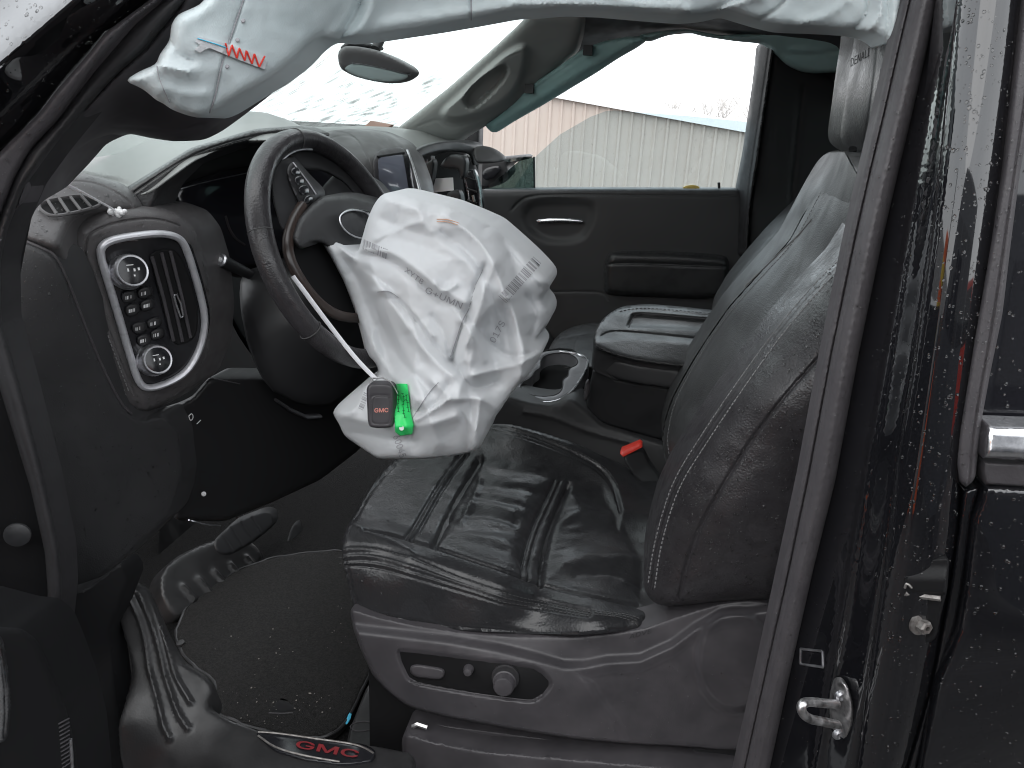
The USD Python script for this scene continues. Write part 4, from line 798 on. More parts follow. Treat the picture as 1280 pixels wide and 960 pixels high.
# ================================================================ steering wheel
WC = np.array([-.4837, .53, 1.4307]); WN = np.array([.9055, -.1602, .3930]); WN /= np.linalg.norm(WN)
WU = np.cross([0, 1, 0], WN); WU /= np.linalg.norm(WU); WV = np.cross(WN, WU); RW = .185
wheel = thing('steering_wheel', 'black leather steering wheel with its airbag burst open', 'steering wheel', WC)
th = np.linspace(0, 2*math.pi, 120, endpoint=False)
def wring(r, off=0.0): return WC+WN*off+r*(np.cos(th)[:, None]*WU+np.sin(th)[:, None]*WV)
rim = part(wheel, 'rim', tube(wring(RW), .0165+.0008*np.sin(th*2), 18, True, flat=1.12, up=WN), M['leather_wet'])
pw = plane(WC, WN)
tpx = [math.degrees(x) for x in (0,)]
for a in (math.radians(250), math.radians(180), math.radians(300)):
    d = np.cos(a)*WU+np.sin(a)*WV; t2 = np.linspace(0, 2*math.pi, 24, endpoint=False); c = WC+d*RW
    part(rim, 'seam', tube(c+.0168*(np.cos(t2)[:, None]*d+1.12*np.sin(t2)[:, None]*WN), .0009, 6, True), M['thread_dark'])
arc = [a for a in np.linspace(math.radians(170), math.radians(318), 50)]
part(rim, 'inner_ring', tube(np.array([WC+WN*.004+.1675*(np.cos(a)*WU+np.sin(a)*WV) for a in arc]), .0022, 8), M['satin'])
def pwo(o): return plane(WC+WN*o, WN)
spk = Pillow([(338, 212), (350, 198), (362, 196), (376, 214), (402, 240), (396, 256), (380, 276), (366, 294), (352, 288), (341, 252)], pwo(.004), .02, .006, 5, 3, rnd=1)
sp_ = part(wheel, 'left_spoke', spk, M['plastic_dark'])
bpnl = Pillow([(358, 212), (364, 202), (370, 204), (386, 228), (396, 242), (390, 256), (380, 266), (372, 250), (362, 228)], pwo(.012), .008, .004, 3, 2.5, rnd=1)
bb = part(sp_, 'button_pad', bpnl, M['rubber_dark'])
for qd in ([(363, 212), (370, 208), (374, 217), (367, 221)], [(367, 223), (375, 219), (379, 228), (372, 233)], [(372, 235), (380, 230), (386, 240), (378, 246)], [(379, 249), (386, 243), (390, 249), (383, 257)]):
    part(sp_, 'button', Pillow(qd, pwo(.018), .006, .003, 3, 2, rnd=1), M['piano'])
part(sp_, 'pad_edge', tube(on(bpnl, [(366, 203), (384, 226), (395, 243)], .001), .0014, 6), M['satin'])
part(wheel, 'upper_spoke', Pillow([(392, 252), (404, 232), (420, 215), (440, 212), (470, 228), (486, 246), (500, 300), (470, 330), (420, 300)], pwo(-.02), .03, .016, 14, 5, rnd=1), M['plastic_dark'])
part(wheel, 'rim_back', Pillow([(362, 180), (390, 178), (425, 202), (455, 235), (475, 262), (452, 256), (430, 228), (405, 214), (378, 212), (362, 196)], pwo(-.012), .02, .008, 8, 4, rnd=1), M['rubber_dark'])
hub = Pillow([(364, 300), (372, 274), (388, 256), (404, 244), (430, 243), (462, 250), (490, 262), (490, 316), (452, 330), (424, 322), (404, 304), (390, 302), (376, 314)], pwo(.018), .05, .026, 22, 4, rnd=1)
part(wheel, 'hub_pad', hub, M['dash'])
emb = Pillow([(422, 272), (430, 262), (446, 260), (466, 266), (470, 300), (446, 300), (428, 288)], pwo(.046), .006, .003, 4, 2.5)
em = part(wheel, 'right_button_pad', emb, M['piano'])
part(em, 'chrome_outline', tube(on(emb, [(423, 272), (431, 264), (446, 262), (464, 268), (468, 298), (446, 298), (429, 287)], .001, 3, True), .0013, 6, True), M['satin'])
lo_ = np.array([(378, 256), (366, 276), (359, 300), (361, 322), (372, 345), (388, 368), (406, 386), (426, 396), (450, 398)], float); lo_ = chaikin(lo_, False, 3)
lw = pwo(.012)(lo_); part(wheel, 'lower_spoke', tube(CAM+ray(lo_)*lw[:, None], .0082, 12, flat=.8), M['wood'], label='brown gloss bezel of the lower spoke')
part(wheel, 'spoke_backing', Pillow([(364, 300), (372, 276), (400, 300), (450, 330), (452, 394), (426, 392), (406, 382), (386, 362), (368, 332)], pwo(-.004), .01, 0, 4, 5), M['void'])
# ================================================================ burst steering airbag
AO = [(399, 299), (404, 293), (414, 296), (432, 308), (447, 318), (452, 300), (459, 275), (467, 256), (476, 244), (486, 240), (500, 241), (528, 248), (560, 256), (590, 268), (617, 280), (640, 300), (660, 318), (676, 334), (687, 347), (688, 356), (682, 366), (676, 374), (684, 382), (688, 392), (686, 404), (674, 418), (668, 424), (678, 436), (676, 446), (660, 470), (640, 490), (626, 512), (612, 530), (600, 561), (578, 568), (532, 574), (500, 574), (472, 574), (452, 560), (430, 545), (424, 530), (415, 516), (422, 506), (440, 490), (462, 476), (474, 466), (470, 454), (458, 446), (452, 420), (443, 386), (430, 352), (414, 322)]
cre = [ ([(462, 330), (486, 400), (520, 470), (548, 555)], 10, .013), ([(440, 330), (466, 400), (496, 480), (515, 560)], 9, -.012), ([(520, 260), (545, 300), (590, 330), (612, 380)], 11, .012), ([(575, 450), (590, 500), (588, 555)], 8, -.011), ([(630, 300), (650, 350), (662, 400)], 8, -.010), ([(604, 410), (612, 440), (622, 462)], 16, -.022), ([(500, 300), (540, 312), (575, 330)], 14, -.010), ([(512, 420), (530, 452)], 10, -.012),  # polyline, half width px, height m
 ([(448, 317), (488, 322), (521, 352), (551, 376), (579, 390)], 5, -.012), ([(455, 312), (492, 314), (528, 342), (556, 364), (582, 378)], 8, .013),
 ([(606, 333), (592, 362), (586, 390), (574, 420), (566, 450)], 4, -.016), ([(616, 330), (604, 362), (598, 392), (584, 424), (580, 450)], 7, .016),
 ([(405, 300), (430, 350), (455, 410), (480, 460), (520, 500)], 7, .012), ([(415, 305), (452, 350), (478, 410), (500, 450), (540, 490)], 7, -.013), ([(430, 312), (470, 350), (500, 395), (530, 440), (566, 470)], 7, .014), ([(448, 330), (490, 362), (520, 400), (548, 440), (575, 462)], 5, -.011),
 ([(470, 364), (490, 362), (512, 385), (540, 420)], 4, .009), ([(478, 372), (498, 376), (520, 402)], 4, -.007),
 ([(560, 272), (600, 300), (622, 340), (632, 372)], 7, .016), ([(552, 290), (590, 318), (606, 345), (620, 385), (625, 430)], 5, -.010), ([(636, 372), (648, 410), (656, 440), (652, 470)], 6, .013), ([(628, 380), (636, 420), (640, 450)], 6, -.012),
 ([(486, 250), (520, 262), (552, 268), (580, 262)], 6, .007), ([(480, 275), (520, 290), (560, 300)], 9, -.009), ([(470, 300), (500, 285), (525, 278)], 5, .008),
 ([(576, 400), (595, 425), (606, 450)], 4, .012), ([(588, 400), (612, 430), (640, 448), (668, 440)], 4, -.010), ([(590, 470), (620, 462), (650, 455), (672, 442)], 5, .015), ([(566, 452), (586, 480), (600, 486), (618, 478)], 5, -.014),
 ([(540, 476), (556, 492), (570, 500), (600, 496), (620, 510)], 6, .012), ([(478, 470), (505, 505), (530, 520), (550, 500), (560, 480)], 5, -.012), ([(520, 525), (545, 510), (560, 500)], 3, .012), ([(600, 500), (596, 530), (590, 556)], 5, .010), ([(575, 505), (584, 535), (586, 562)], 6, -.010),
 ([(430, 520), (462, 528), (500, 535), (540, 530), (570, 520)], 7, .010), ([(440, 540), (480, 548), (520, 552)], 6, -.008), ([(456, 480), (452, 500), (440, 515)], 4, .008), ([(470, 480), (468, 500)], 4, -.008),
 ([(560, 380), (578, 395), (584, 430)], 3, .006), ([(640, 320), (660, 345), (676, 360)], 4, -.007), ([(660, 372), (672, 395), (664, 420)], 5, -.012), ([(544, 356), (550, 366), (562, 362), (570, 356)], 3, .008), ([(500, 255), (495, 285), (470, 305)], 5, -.006),
 ([(540, 395), (556, 415), (562, 440)], 4, -.008), ([(606, 285), (622, 282), (640, 300)], 3, -.005)]
def ab_disp(q):
    n1 = meshkit.fbm(np.c_[q/62.0, np.full(len(q), 3.3)], 1, 5); n2 = meshkit.fbm(np.c_[q/19.0, np.full(len(q), 8.3)], 2, 9); n3 = meshkit.noise(np.c_[q/8.0, np.full(len(q), 1.7)], 4)
    return .052*(.5-np.abs(2*n1-1))+.005*(.5-np.abs(2*n2-1))+.0006*(n3-.5)
ab = Pillow(AO, [(405, 296, .50), (450, 312, .48), (486, 242, .50), (560, 258, .47), (620, 282, .46), (687, 350, .46), (686, 400, .47), (676, 440, .43), (600, 560, .40), (532, 574, .40), (472, 574, .43), (416, 516, .46), (460, 446, .49), (560, 380, .42), (440, 380, .50), (540, 500, .40)],
    .09, .036, 20, 2.6, rnd=1, lines=[(p, w*1.25, h*1.9) for p, w, h in cre], disp=ab_disp, dome=.055, sharp=True)
abag = thing('deployed_airbag', 'limp crumpled white airbag hanging from the steering wheel', 'airbag', (-.3, .5, 1.2))
part(abag, 'cloth', ab, M['airbag'], smooth=70)
pr = []
for s__ in [bead(ab, [(604, 336), (592, 362), (587, 386), (578, 400), (568, 432), (563, 446)], .0007, .0012, 2), bead(ab, [(548, 478), (535, 492), (516, 522)], .0006, .0012, 2), bead(ab, [(472, 365), (486, 363), (498, 372)], .0005, .0012, 2)]: part(abag, 'seam_line', s__, M['ink'])
part(abag, 'printed_bars', bars(ab, (453, 311), (30, 13), (2, -12), 18, 3, .0014), M['ink'], smooth=False)
part(abag, 'printed_bars', bars(ab, (633, 379), (44, -50), (-10, -9), 26, 4, .0014), M['ink'], smooth=False)
part(abag, 'printed_bars', bars(ab, (455, 490), (-8, 22), (6, 3), 10, 5, .0014), M['ink'], smooth=False)
part(abag, 'printed_letters', lettering(ab, 'XYT8', (505, 339), (22, 17), (3, -5.5), .0014, .0003), M['ink'])
part(abag, 'printed_letters', lettering(ab, 'G+UMN', (530, 365), (46, 21), (3, -7), .0014, .0003), M['ink'])
part(abag, 'printed_letters', lettering(ab, '017S', (618, 430), (14, -26), (-7, -4), .0014, .0003), M['ink'])
part(abag, 'printed_letters', lettering(ab, '60045', (491, 545), (9, 28), (8, -3), .0014, .0003), M['ink'])
for s__ in [bead(ab, [(546, 274), (560, 274), (574, 279)], .0005, .0012, 2), bead(ab, [(546, 277), (560, 277), (572, 281)], .0005, .0012, 2)]: part(abag, 'printed_line', s__, M['leafm'])
# white tie, key, tag
t0, t1 = CAM+ray([(366, 345)])[0]*pwo(.01)((366, 345))[0], ab.surf([(470, 474)], .006)[0]
tq = np.array([t0, t0*.6+t1*.4-[0, 0, .006], t0*.25+t1*.75-[0, 0, .008], t1])
solo('cable_tie', tube(chaikin(tq, False, 2), .0036, 8, flat=.45, up=(0.2, -1, 0.1)), M['white_tie'], 'white nylon tie running from the steering wheel down to the key', 'cable tie')
kp = [(458, 486), (461, 480), (468, 479), (485, 479), (491, 482), (493, 489), (492, 531), (488, 535), (465, 535), (460, 531)]
kdep = plane(at(475, 506, ab.surf([(475, 506)])[0][1]-.034), (.30, -.93, .2))
key = thing('key_fob', 'dark grey key fob hanging in front of the white airbag', 'key', at(475, 506, .36))
kf = Pillow(kp, kdep, .013, .005, 4, 2, rnd=1, lines=[([(464, 500), (464, 496), (468, 494), (485, 494), (488, 497), (488, 526), (485, 530), (468, 530), (464, 526), (464, 500)], 1.1, -.0012)])
part(key, 'body', kf, M['plastic'])
part(key, 'rim', bead(kf, [(465, 500), (468, 495), (486, 495), (489, 500), (489, 526), (486, 530), (468, 530), (465, 526)], .0006, .0005, 2, True), M['rubber'])
part(key, 'lettering', lettering(kf, 'GMC', (467.5, 515.5), (18, -.5), (0, -5.0), .0005, .0004, True), M['red_pale'])
part(key, 'loop', tube(CAM+ray([(462, 480), (466, 473), (478, 472), (488, 477), (494, 486), (497, 492)])*(kdep([(462, 480), (466, 473), (478, 472), (488, 477), (494, 486), (497, 492)])*.995)[:, None], .0011, 8), M['steel'])
tgp = skin(ab, [(490, 481), (500, 479.5), (509, 480), (511, 495), (513, 515), (517, 532), (515, 543), (500, 545), (494, 540), (493, 520), (493, 500)], .009, .0015, 2, rnd=0)
tg = thing('key_tag', 'bright green key tag with black handwriting beside the key fob', 'tag', at(503, 512, .36))
part(tg, 'tag_body', tgp, M['green_tag'])
W = []
for k, (x0, y0, n) in enumerate(((497, 490, 6), (503, 492, 7), (508, 494, 5))):
    pts = [(x0+RND.uniform(-1.4, 1.4)+j*.5, y0+j*5+RND.uniform(-1, 1)) for j in range(n)]; W.append(bead(tgp, pts, .0004, .0006, 1, sm=1)); W += [bead(tgp, [(p[0]-1.5, p[1]), (p[0]+1.5, p[1]+RND.uniform(-1, 1))], .00035, .0006, 1, sm=0) for p in pts]
part(tg, 'handwriting', W, M['void'])
part(tg, 'hole', lathe([(.0036, 0), (.0036, .0008), (.001, .0008)], tgp.surf([(502, 535)], .0002)[0], (.3, -.93, .2), 16), M['snow'])

# ================================================================ curtain airbags
CO = [(156, 101), (172, 90), (196, 80), (199, 68), (212, 52), (214, 30), (222, 18), (250, 6), (280, -30), (500, -60), (800, -60), (1145, -60), (1131, -10), (1124, 30), (1116, 50), (1110, 56), (1101, 48), (1090, 42), (1072, 38), (1040, 36), (976, 34), (950, 28), (930, 22), (904, 14), (880, 20), (850, 23), (800, 19), (740, 14), (700, 13), (664, 16), (640, 17), (592, 26), (540, 35), (492, 42), (452, 48), (424, 50), (400, 47), (384, 58), (366, 78), (340, 98), (300, 122), (268, 142), (252, 148), (236, 145), (214, 137), (204, 129), (196, 126), (180, 112)]
ccre = [([(308, -10), (298, 20), (290, 45), (276, 80), (268, 120), (262, 142)], 2.0, -.004), ([(196, 80), (214, 86), (236, 90)], 6, .010), ([(214, 52), (224, 70), (240, 76)], 6, -.010), ([(204, 110), (240, 120), (256, 118)], 8, .008), ([(424, 48), (446, 20), (460, -30)], 6, -.020), ([(440, 48), (462, 20), (474, -30)], 9, .014), ([(588, 26), (589, -30)], 2.2, -.006), ([(640, 4), (760, 6), (860, 12)], 6, .008), ([(860, 22), (900, 10), (930, -10), (960, -30)], 5, -.012), ([(872, 22), (912, 8), (950, -5)], 6, .012), ([(950, 25), (975, 10), (990, -10)], 3, -.006), ([(1070, 36), (1090, 10), (1080, -40)], 5, -.014), ([(1086, 38), (1104, 15), (1096, -40)], 5, .014), ([(1108, 52), (1112, 25), (1106, -30)], 4, -.012), ([(400, 46), (424, 20), (440, -20)], 8, -.008), ([(760, -5), (800, 6), (850, 4)], 6, .006), ([(480, 30), (560, 18), (640, 8)], 10, .008), ([(1000, 30), (1040, 18), (1060, 0)], 6, .008)]
def cdisp(q):
    n1 = meshkit.fbm(np.c_[q/130.0, np.full(len(q), 2.2)], 1, 21); n2 = meshkit.fbm(np.c_[q/26.0, np.full(len(q), 5.1)], 2, 22)
    return .022*(.5-np.abs(2*n1-1))+.0025*(.5-np.abs(2*n2-1))
cur = Pillow(CO, side_depth([(157, 101, .07), (220, 20, .06), (252, 146, .13), (366, 78, .17), (424, 50, .22), (664, 16, .26), (904, 14, .25), (1040, 36, .22), (1112, 54, .16), (1131, -10, .15), (500, -50, .2), (850, -50, .2)]), .05, .022, 14, 5, rnd=1, lines=ccre, disp=cdisp, sharp=True)
ct = thing('curtain_airbag', 'silver white curtain airbag drooping along the top of the driver doorway', 'airbag', (0, .35, 1.9))
part(ct, 'cloth', cur, M['curtain'], smooth=70)
for s__ in [bead(cur, [(308, -10), (298, 18), (290, 42), (277, 80), (270, 118), (262, 141)], .0007, .0015, 3), bead(cur, [(589, 25), (589, -20)], .0007, .0015, 3), bead(cur, [(196, 82), (199, 100), (212, 128)], .0005, .0015, 3)]: part(ct, 'seam', s__, M['ink'])
tab = skin(cur, [(244, 52), (247, 46), (254, 47), (284, 55), (310, 64), (334, 76), (331, 87), (312, 80), (284, 69), (262, 60), (256, 62), (250, 66), (243, 62), (250, 56)], .004, .002, 2.5, rnd=0)
tb = part(ct, 'tether', tab, M['airbag'], label='white tether strap sewn with red zigzag thread')
zz = [(282, 54), (286, 70), (290, 56), (296, 73), (299, 60), (306, 76), (308, 63), (315, 80), (318, 67), (324, 84), (331, 70)]
part(tb, 'zigzag_stitch', bead(tab, zz, .0009, .0008, 1.5, sm=0), M['red_plastic'])
part(tb, 'blue_line', bead(tab, [(247, 48), (270, 55), (284, 60)], .0005, .0006, 2), M['blue'])
for q in ((304, 26), (297, 50), (284, 83)):
    part(ct, 'rivet', lathe([(.0022, 0), (.0018, .001), (.0004, .0012)], cur.surf([q], .0006)[0], (.2, -.9, .3), 12), M['ink'])
P1 = [(604, 153), (612, 144), (660, 109), (700, 82), (730, 60), (760, 50), (790, 45), (812, 46), (800, 56), (772, 72), (745, 90), (700, 117), (677, 131), (640, 152), (617, 167), (610, 162)]
pc = Pillow(P1, [(604, 153, 1.69), (617, 167, 1.70), (700, 82, 1.57), (812, 46, 1.52), (745, 90, 1.60), (677, 131, 1.66)], .03, .018, 10, 4, rnd=1, lines=[([(620, 155), (680, 118), (740, 80), (790, 54)], 5, .008), ([(612, 150), (680, 102), (740, 62)], 3, -.006)], noise=(30, .014))
pcu = thing('curtain_airbag', 'teal curtain airbag drooping over the passenger window and windscreen pillar', 'airbag', (0, 1.65, 1.8))
part(pcu, 'front_section', pc, M['curtain_teal'], smooth=70)
P2 = [(796, 44), (830, 38), (857, 36), (900, 44), (954, 42), (1000, 36), (1064, 42), (1066, 80), (1058, 89), (1020, 91), (1004, 89), (984, 80), (966, 62), (954, 53), (920, 50), (880, 44), (857, 37.5), (830, 44), (810, 52)]
pc2 = Pillow(P2, [(800, 44, 1.54), (857, 36, 1.54), (954, 50, 1.56), (1064, 42, 1.52), (1058, 88, 1.60), (984, 80, 1.60)], .03, .016, 8, 4, rnd=1, noise=(24, .016), lines=[([(970, 66), (1010, 70), (1050, 64)], 4, -.008), ([(990, 62), (1030, 66), (1060, 72)], 4, .008)])
part(pcu, 'rear_section', pc2, M['curtain_teal'], smooth=70)
for q in ((660, 108), (733, 60)): 
    c = pc.surf([(q[0]+2, q[1]+3)], .01)[0]; part(pcu, 'clip', box(c-.012, c+.012), M['plastic_dark'])

# ================================================================ inside mirror
MP = [(422, 70), (424, 62), (432, 57), (448, 58), (470, 62), (492, 71), (512, 82), (517, 88), (516, 93), (505, 100), (490, 103), (468, 102), (444, 96), (428, 88), (424, 82)]
mi = Pillow(MP, plane(at(470, 80, .98), (.82, -.56, -.08)), .045, .014, 9, 2.5, rnd=1)
mm = thing('inside_mirror', 'black frameless inside mirror hanging from the windscreen', 'mirror', at(470, 50, 1.0))
part(mm, 'housing', mi, M['dash_grey'])
mg = Pillow([(428, 86), (440, 79), (452, 80), (482, 86), (512, 94), (505, 100), (490, 102.5), (468, 101.5), (444, 95)], lambda q: mi.dep(q)*.984, .003, .001, 2, 2.5, rnd=1)
part(mm, 'glass', mg, M['mirrorglass_dim'])
part(mm, 'chrome_edge', bead(mg, [(440, 79), (452, 80), (482, 86), (513, 94)], .0009, .0006, 3), M['satin'])
a, b = at(476, 38, 1.06), at(469, 62, 1.02)
part(mm, 'stem', tube([a, (a+b)/2+[.005, 0, 0], b], [.012, .010, .011], 12), M['plastic_dark'])
part(mm, 'sensor_arm', Pillow([(424, 60), (432, 53), (444, 51), (460, 54), (474, 56), (474, 62), (458, 62), (440, 60), (428, 63)], plane(at(450, 57, 1.0), (.86, -.42, -.2)), .03, .008, 3, 2.5, rnd=1), M['plastic_dark'])
# ================================================================ centre console
con = thing('center_console', 'wide black centre console with padded lid and silver rimmed cup holders', 'console', (0, 1.03, .6))
lidp = [(741, 434), (742, 420), (746, 408), (756, 396), (770, 386), (782, 382), (812, 380), (850, 383), (925, 391), (950, 420), (930, 470), (857, 461), (820, 457), (790, 452), (767, 446), (750, 439)]
rec = Polygon([(790, 393), (802, 392), (940, 403), (930, 416), (860, 411), (784, 408)])
def lid_disp(q):
    d = np.where(shapely.contains_xy(rec, q[:, 0], q[:, 1]), -1, 1)*shapely.distance(shapely.points(q), rec.boundary)
    r = np.interp(q[:, 0], [740, 790, 850, 930], [418, 415, 420, 426])           # front roll of padded leather
    return -.018*sstep((1.5-d)/4)+.014*sstep((q[:, 1]-r-2)/8)
lid = Pillow(lidp, [(742, 430, .92), (857, 461, .90), (930, 468, .89), (782, 383, 1.17), (925, 391, 1.18), (748, 405, 1.02), (767, 447, .90), (840, 420, 1.02)], .05, .018, 10, 2.6, rnd=1, push=(0, .1, -1), disp=lid_disp,
    lines=[([(752, 420), (762, 414), (800, 416), (860, 422), (930, 429)], 1.4, -.006), ([(772, 391), (800, 386), (860, 392), (920, 398)], 1.2, -.004)])
lidn = part(con, 'lid', lid, M['leather'], label='padded leather lid with a long recess')
part(lidn, 'stitching', stitches(lid, [(748, 436), (768, 443), (800, 450), (857, 458), (920, 465)], 3, 2)+stitches(lid, [(775, 389), (800, 384), (860, 389), (920, 395)], 3, 2), M['thread_dark'], kind='stuff')
part(lidn, 'recess_edge', bead(lid, [(786, 409), (793, 394), (803, 392), (860, 397), (940, 404)], .0012, .001, 3, sm=1), M['rubber'])
skirt = Pillow([(740, 436), (752, 441), (767, 448), (795, 455), (857, 463), (930, 471), (925, 494), (846, 487), (800, 481), (772, 475), (748, 464), (741, 452)], [(740, 440, .92), (857, 463, .905), (925, 480, .89), (772, 474, .91), (741, 456, .92), (800, 470, .905)], .05, .008, 6, 3.5, rnd=1)
part(con, 'lid_side', skirt, M['dash'])
body = Pillow([(742, 458), (772, 474), (846, 486), (925, 492), (925, 580), (845, 556), (790, 540), (752, 530), (732, 510), (736, 485)], [(742, 460, .93), (846, 486, .92), (925, 492, .91), (845, 550, .93), (752, 530, .935), (735, 505, .94)], .1, .006, 7, 6, rnd=1)
part(con, 'bin_front', body, M['plastic_dark'])
side = Pillow([(560, 490), (640, 495), (660, 502), (690, 506), (714, 496), (732, 510), (752, 530), (790, 541), (845, 557), (925, 580), (925, 640), (840, 640), (700, 610), (560, 560)], [(560, 500, .86), (660, 502, .90), (752, 530, .925), (925, 580, .91), (840, 640, .88), (600, 560, .86)], .1, .010, 8, 7, rnd=1, lines=[([(655, 515), (690, 520), (735, 540), (800, 556)], 3, .004)])
part(con, 'side_panel', side, M['dash'])
part(con, 'front_panel', Pillow([(520, 360), (640, 380), (690, 420), (690, 450), (640, 492), (560, 500)], plane((-.55, 1.0, 1.1), (.75, -.35, .56)), .05, .008, 10, 8), M['plastic_dark'])
ch = [(699, 441), (712, 442), (722, 448), (722, 456), (710, 461), (711, 470), (703, 474), (704, 484), (698, 493), (682, 496), (662, 494), (650, 486), (652, 478), (664, 473), (668, 464), (676, 460), (675, 450), (684, 443)]
cbz = Pillow([(636, 492), (640, 482), (660, 452), (676, 440), (700, 437), (724, 441), (738, 448), (736, 460), (724, 480), (714, 494), (696, 505), (670, 506), (650, 501)], [(640, 488, .95), (695, 504, .93), (737, 448, 1.10), (680, 440, 1.12)], .03, .004, 4, 2.6, rnd=1, holes=[ch], push=(0, 0, -1))
cb = part(con, 'cup_holder', cbz, M['satin_dark'], label='silver rimmed double cup holder')
part(cb, 'chrome_rim', tube(on(cbz, [(640, 490), (652, 499), (671, 504), (695, 503), (712, 493), (723, 479), (734, 460), (736, 449), (723, 442), (700, 439)], .002, 3), .0034, 8), M['chrome'])
part(cb, 'holder_well', Pillow(np.array(Polygon(ch).buffer(5).exterior.coords)[::2], lambda q: cbz.dep(q)*1.035, .01, 0, 3, 4, rnd=0), M['void'])
part(cb, 'well_rim', bead(cbz, ch, .0012, .0006, 2, True), M['rubber_dark'])
part(con, 'latch_bump', Pillow([(731, 478), (736, 474), (738, 490), (733, 502), (729, 500)], lambda q: side.dep(q)*.99, .01, .004, 2, 2, rnd=1), M['rubber'])

# ================================================================ passenger seat (behind the console)
ps = thing('passenger_seat', 'black leather passenger seat mostly hidden behind the console', 'seat', (.0, 1.5, .6))
pbk = Pillow([(1042, 214), (1030, 224), (1016, 241), (990, 266), (966, 290), (940, 320), (915, 352), (897, 383), (890, 420), (1000, 440), (1070, 330), (1080, 240)], [(1040, 218, 1.60), (897, 385, 1.30), (1000, 430, 1.2), (1070, 300, 1.25), (950, 310, 1.45)], .12, .03, 22, 6, rnd=1, lines=[([(1035, 232), (990, 280), (945, 335), (915, 380)], 1.3, -.003)])
part(ps, 'backrest', pbk, M['leather_back'])
pcs = Pillow([(684, 440), (690, 428), (700, 416), (716, 408), (740, 403), (765, 404), (790, 420), (770, 460), (700, 460)], [(684, 440, 1.22), (740, 403, 1.5), (790, 420, 1.4), (770, 460, 1.15)], push=(0, 0, -1), thick=.1, bulge=.014, edge=10, res=4, rnd=1, lines=[([(700, 424), (725, 418), (760, 416)], 1.5, -.004), ([(722, 420), (716, 445)], 1.4, -.003)])
part(ps, 'cushion', pcs, M['leather'])

# ================================================================ driver seat
st_ = thing('driver_seat', 'wet black leather driver seat with power controls on its side', 'seat', (-.05, .52, .6))
CP = [(427, 690), (428, 676), (433, 660), (445, 638), (462, 610), (480, 588), (498, 572), (530, 560), (570, 556), (600, 540), (612, 531), (640, 532), (680, 543), (720, 556), (760, 574), (800, 594), (836, 610), (870, 640), (870, 700), (852, 760), (832, 774), (800, 785), (760, 790), (720, 793), (640, 792), (580, 788), (540, 784), (500, 777), (462, 768), (442, 759), (436, 735), (431, 712)]
def yl(x, pts): p = np.array(pts, float); return np.interp(x, p[:, 0], p[:, 1])
crest = [(425, 682), (452, 683), (482, 690), (512, 700), (557, 716), (625, 739), (677, 756), (737, 770), (800, 780), (860, 786)]
insl = [(425, 672), (452, 672), (482, 676), (512, 685), (557, 698), (625, 721), (677, 740), (737, 755), (800, 768), (870, 775)]
farl = [(425, 560), (560, 540), (610, 537), (640, 543), (682, 557), (724, 575), (752, 592), (768, 617), (775, 645), (870, 660)]
def seat_disp(q):
    x, y = q[:, 0], q[:, 1]; ui = yl(x, insl)-y; uf = y-yl(x, farl)                          # >0 inside the insert
    ins = np.minimum(ui/30, uf/34)
    a = -.013*sstep(np.clip(ins, 0, 1))                                                        # the insert lies lower than the bolsters
    wr = sstep((ui-8)/20)*sstep((uf-8)/20)*sstep((x-525)/25)
    n = meshkit.fbm(np.c_[x/34, y/12, np.full(len(x), 1.0)], 3, 3); n2 = meshkit.fbm(np.c_[(x+y*.5)/16, y/7, np.full(len(x), 4.0)], 2, 6)
    a += wr*(.0045*(n-.5)+.0022*(n2-.5))
    side_ = sstep((y-yl(x, crest)-4)/26); a += -.012*side_
    return a
ridg = []
for k in range(4): ridg.append(([(x, y+(4+k*7.0)*max(.25, 1-(x-430)/460)) for x, y in crest[:-2]], 1.7, -.0035))
CL = ridg+[(insl[1:-1], 1.8, -.0045), ([(584, 568), (556, 606), (534, 645), (512, 684)], 1.8, -.006), ([(575, 568), (548, 606), (526, 643), (505, 680)], 1.8, -.005), ([(600, 575), (584, 602), (565, 634), (541, 690)], 3.4, -.013),
  ([(693, 600), (676, 637), (662, 667), (647, 727)], 1.6, -.005), ([(700, 602), (683, 640), (669, 670), (655, 730)], 1.6, -.004), ([(710, 608), (697, 637), (685, 667), (672, 738)], 3.4, -.012),
  (farl[2:9], 2.2, -.005), ([(x, y+5) for x, y in farl[2:9]], 1.4, -.003), ([(438, 664), (456, 676), (486, 686), (512, 700)], 5, .004),
  ([(562, 640), (600, 637), (640, 646)], 6, .004), ([(560, 652), (600, 650), (642, 660)], 4, -.004), ([(596, 610), (630, 614), (670, 620)], 4, -.003), ([(585, 622), (620, 627), (655, 634)], 4, .003), ([(556, 672), (600, 680), (640, 690)], 6, .003),
  ([(600, 603), (594, 625), (575, 660)], 4, .004), ([(700, 655), (716, 648), (760, 650)], 8, .005), ([(705, 712), (745, 700), (790, 705)], 10, .005), ([(720, 726), (765, 722), (800, 735)], 6, -.003)]
PAN1, PAN2 = Polygon([(546, 686), (568, 636), (602, 580), (690, 600), (660, 667), (646, 722)]), Polygon([(678, 730), (691, 667), (713, 617), (765, 640), (800, 700), (800, 760)])
def seat_disp2(q):
    P = shapely.points(q); a = seat_disp(q)
    for pn_, h in ((PAN1, .012), (PAN2, .010)):
        d = shapely.distance(P, pn_.boundary)*shapely.contains_xy(pn_, q[:, 0], q[:, 1]); a += h*(1-np.exp(-d/12))
    return a
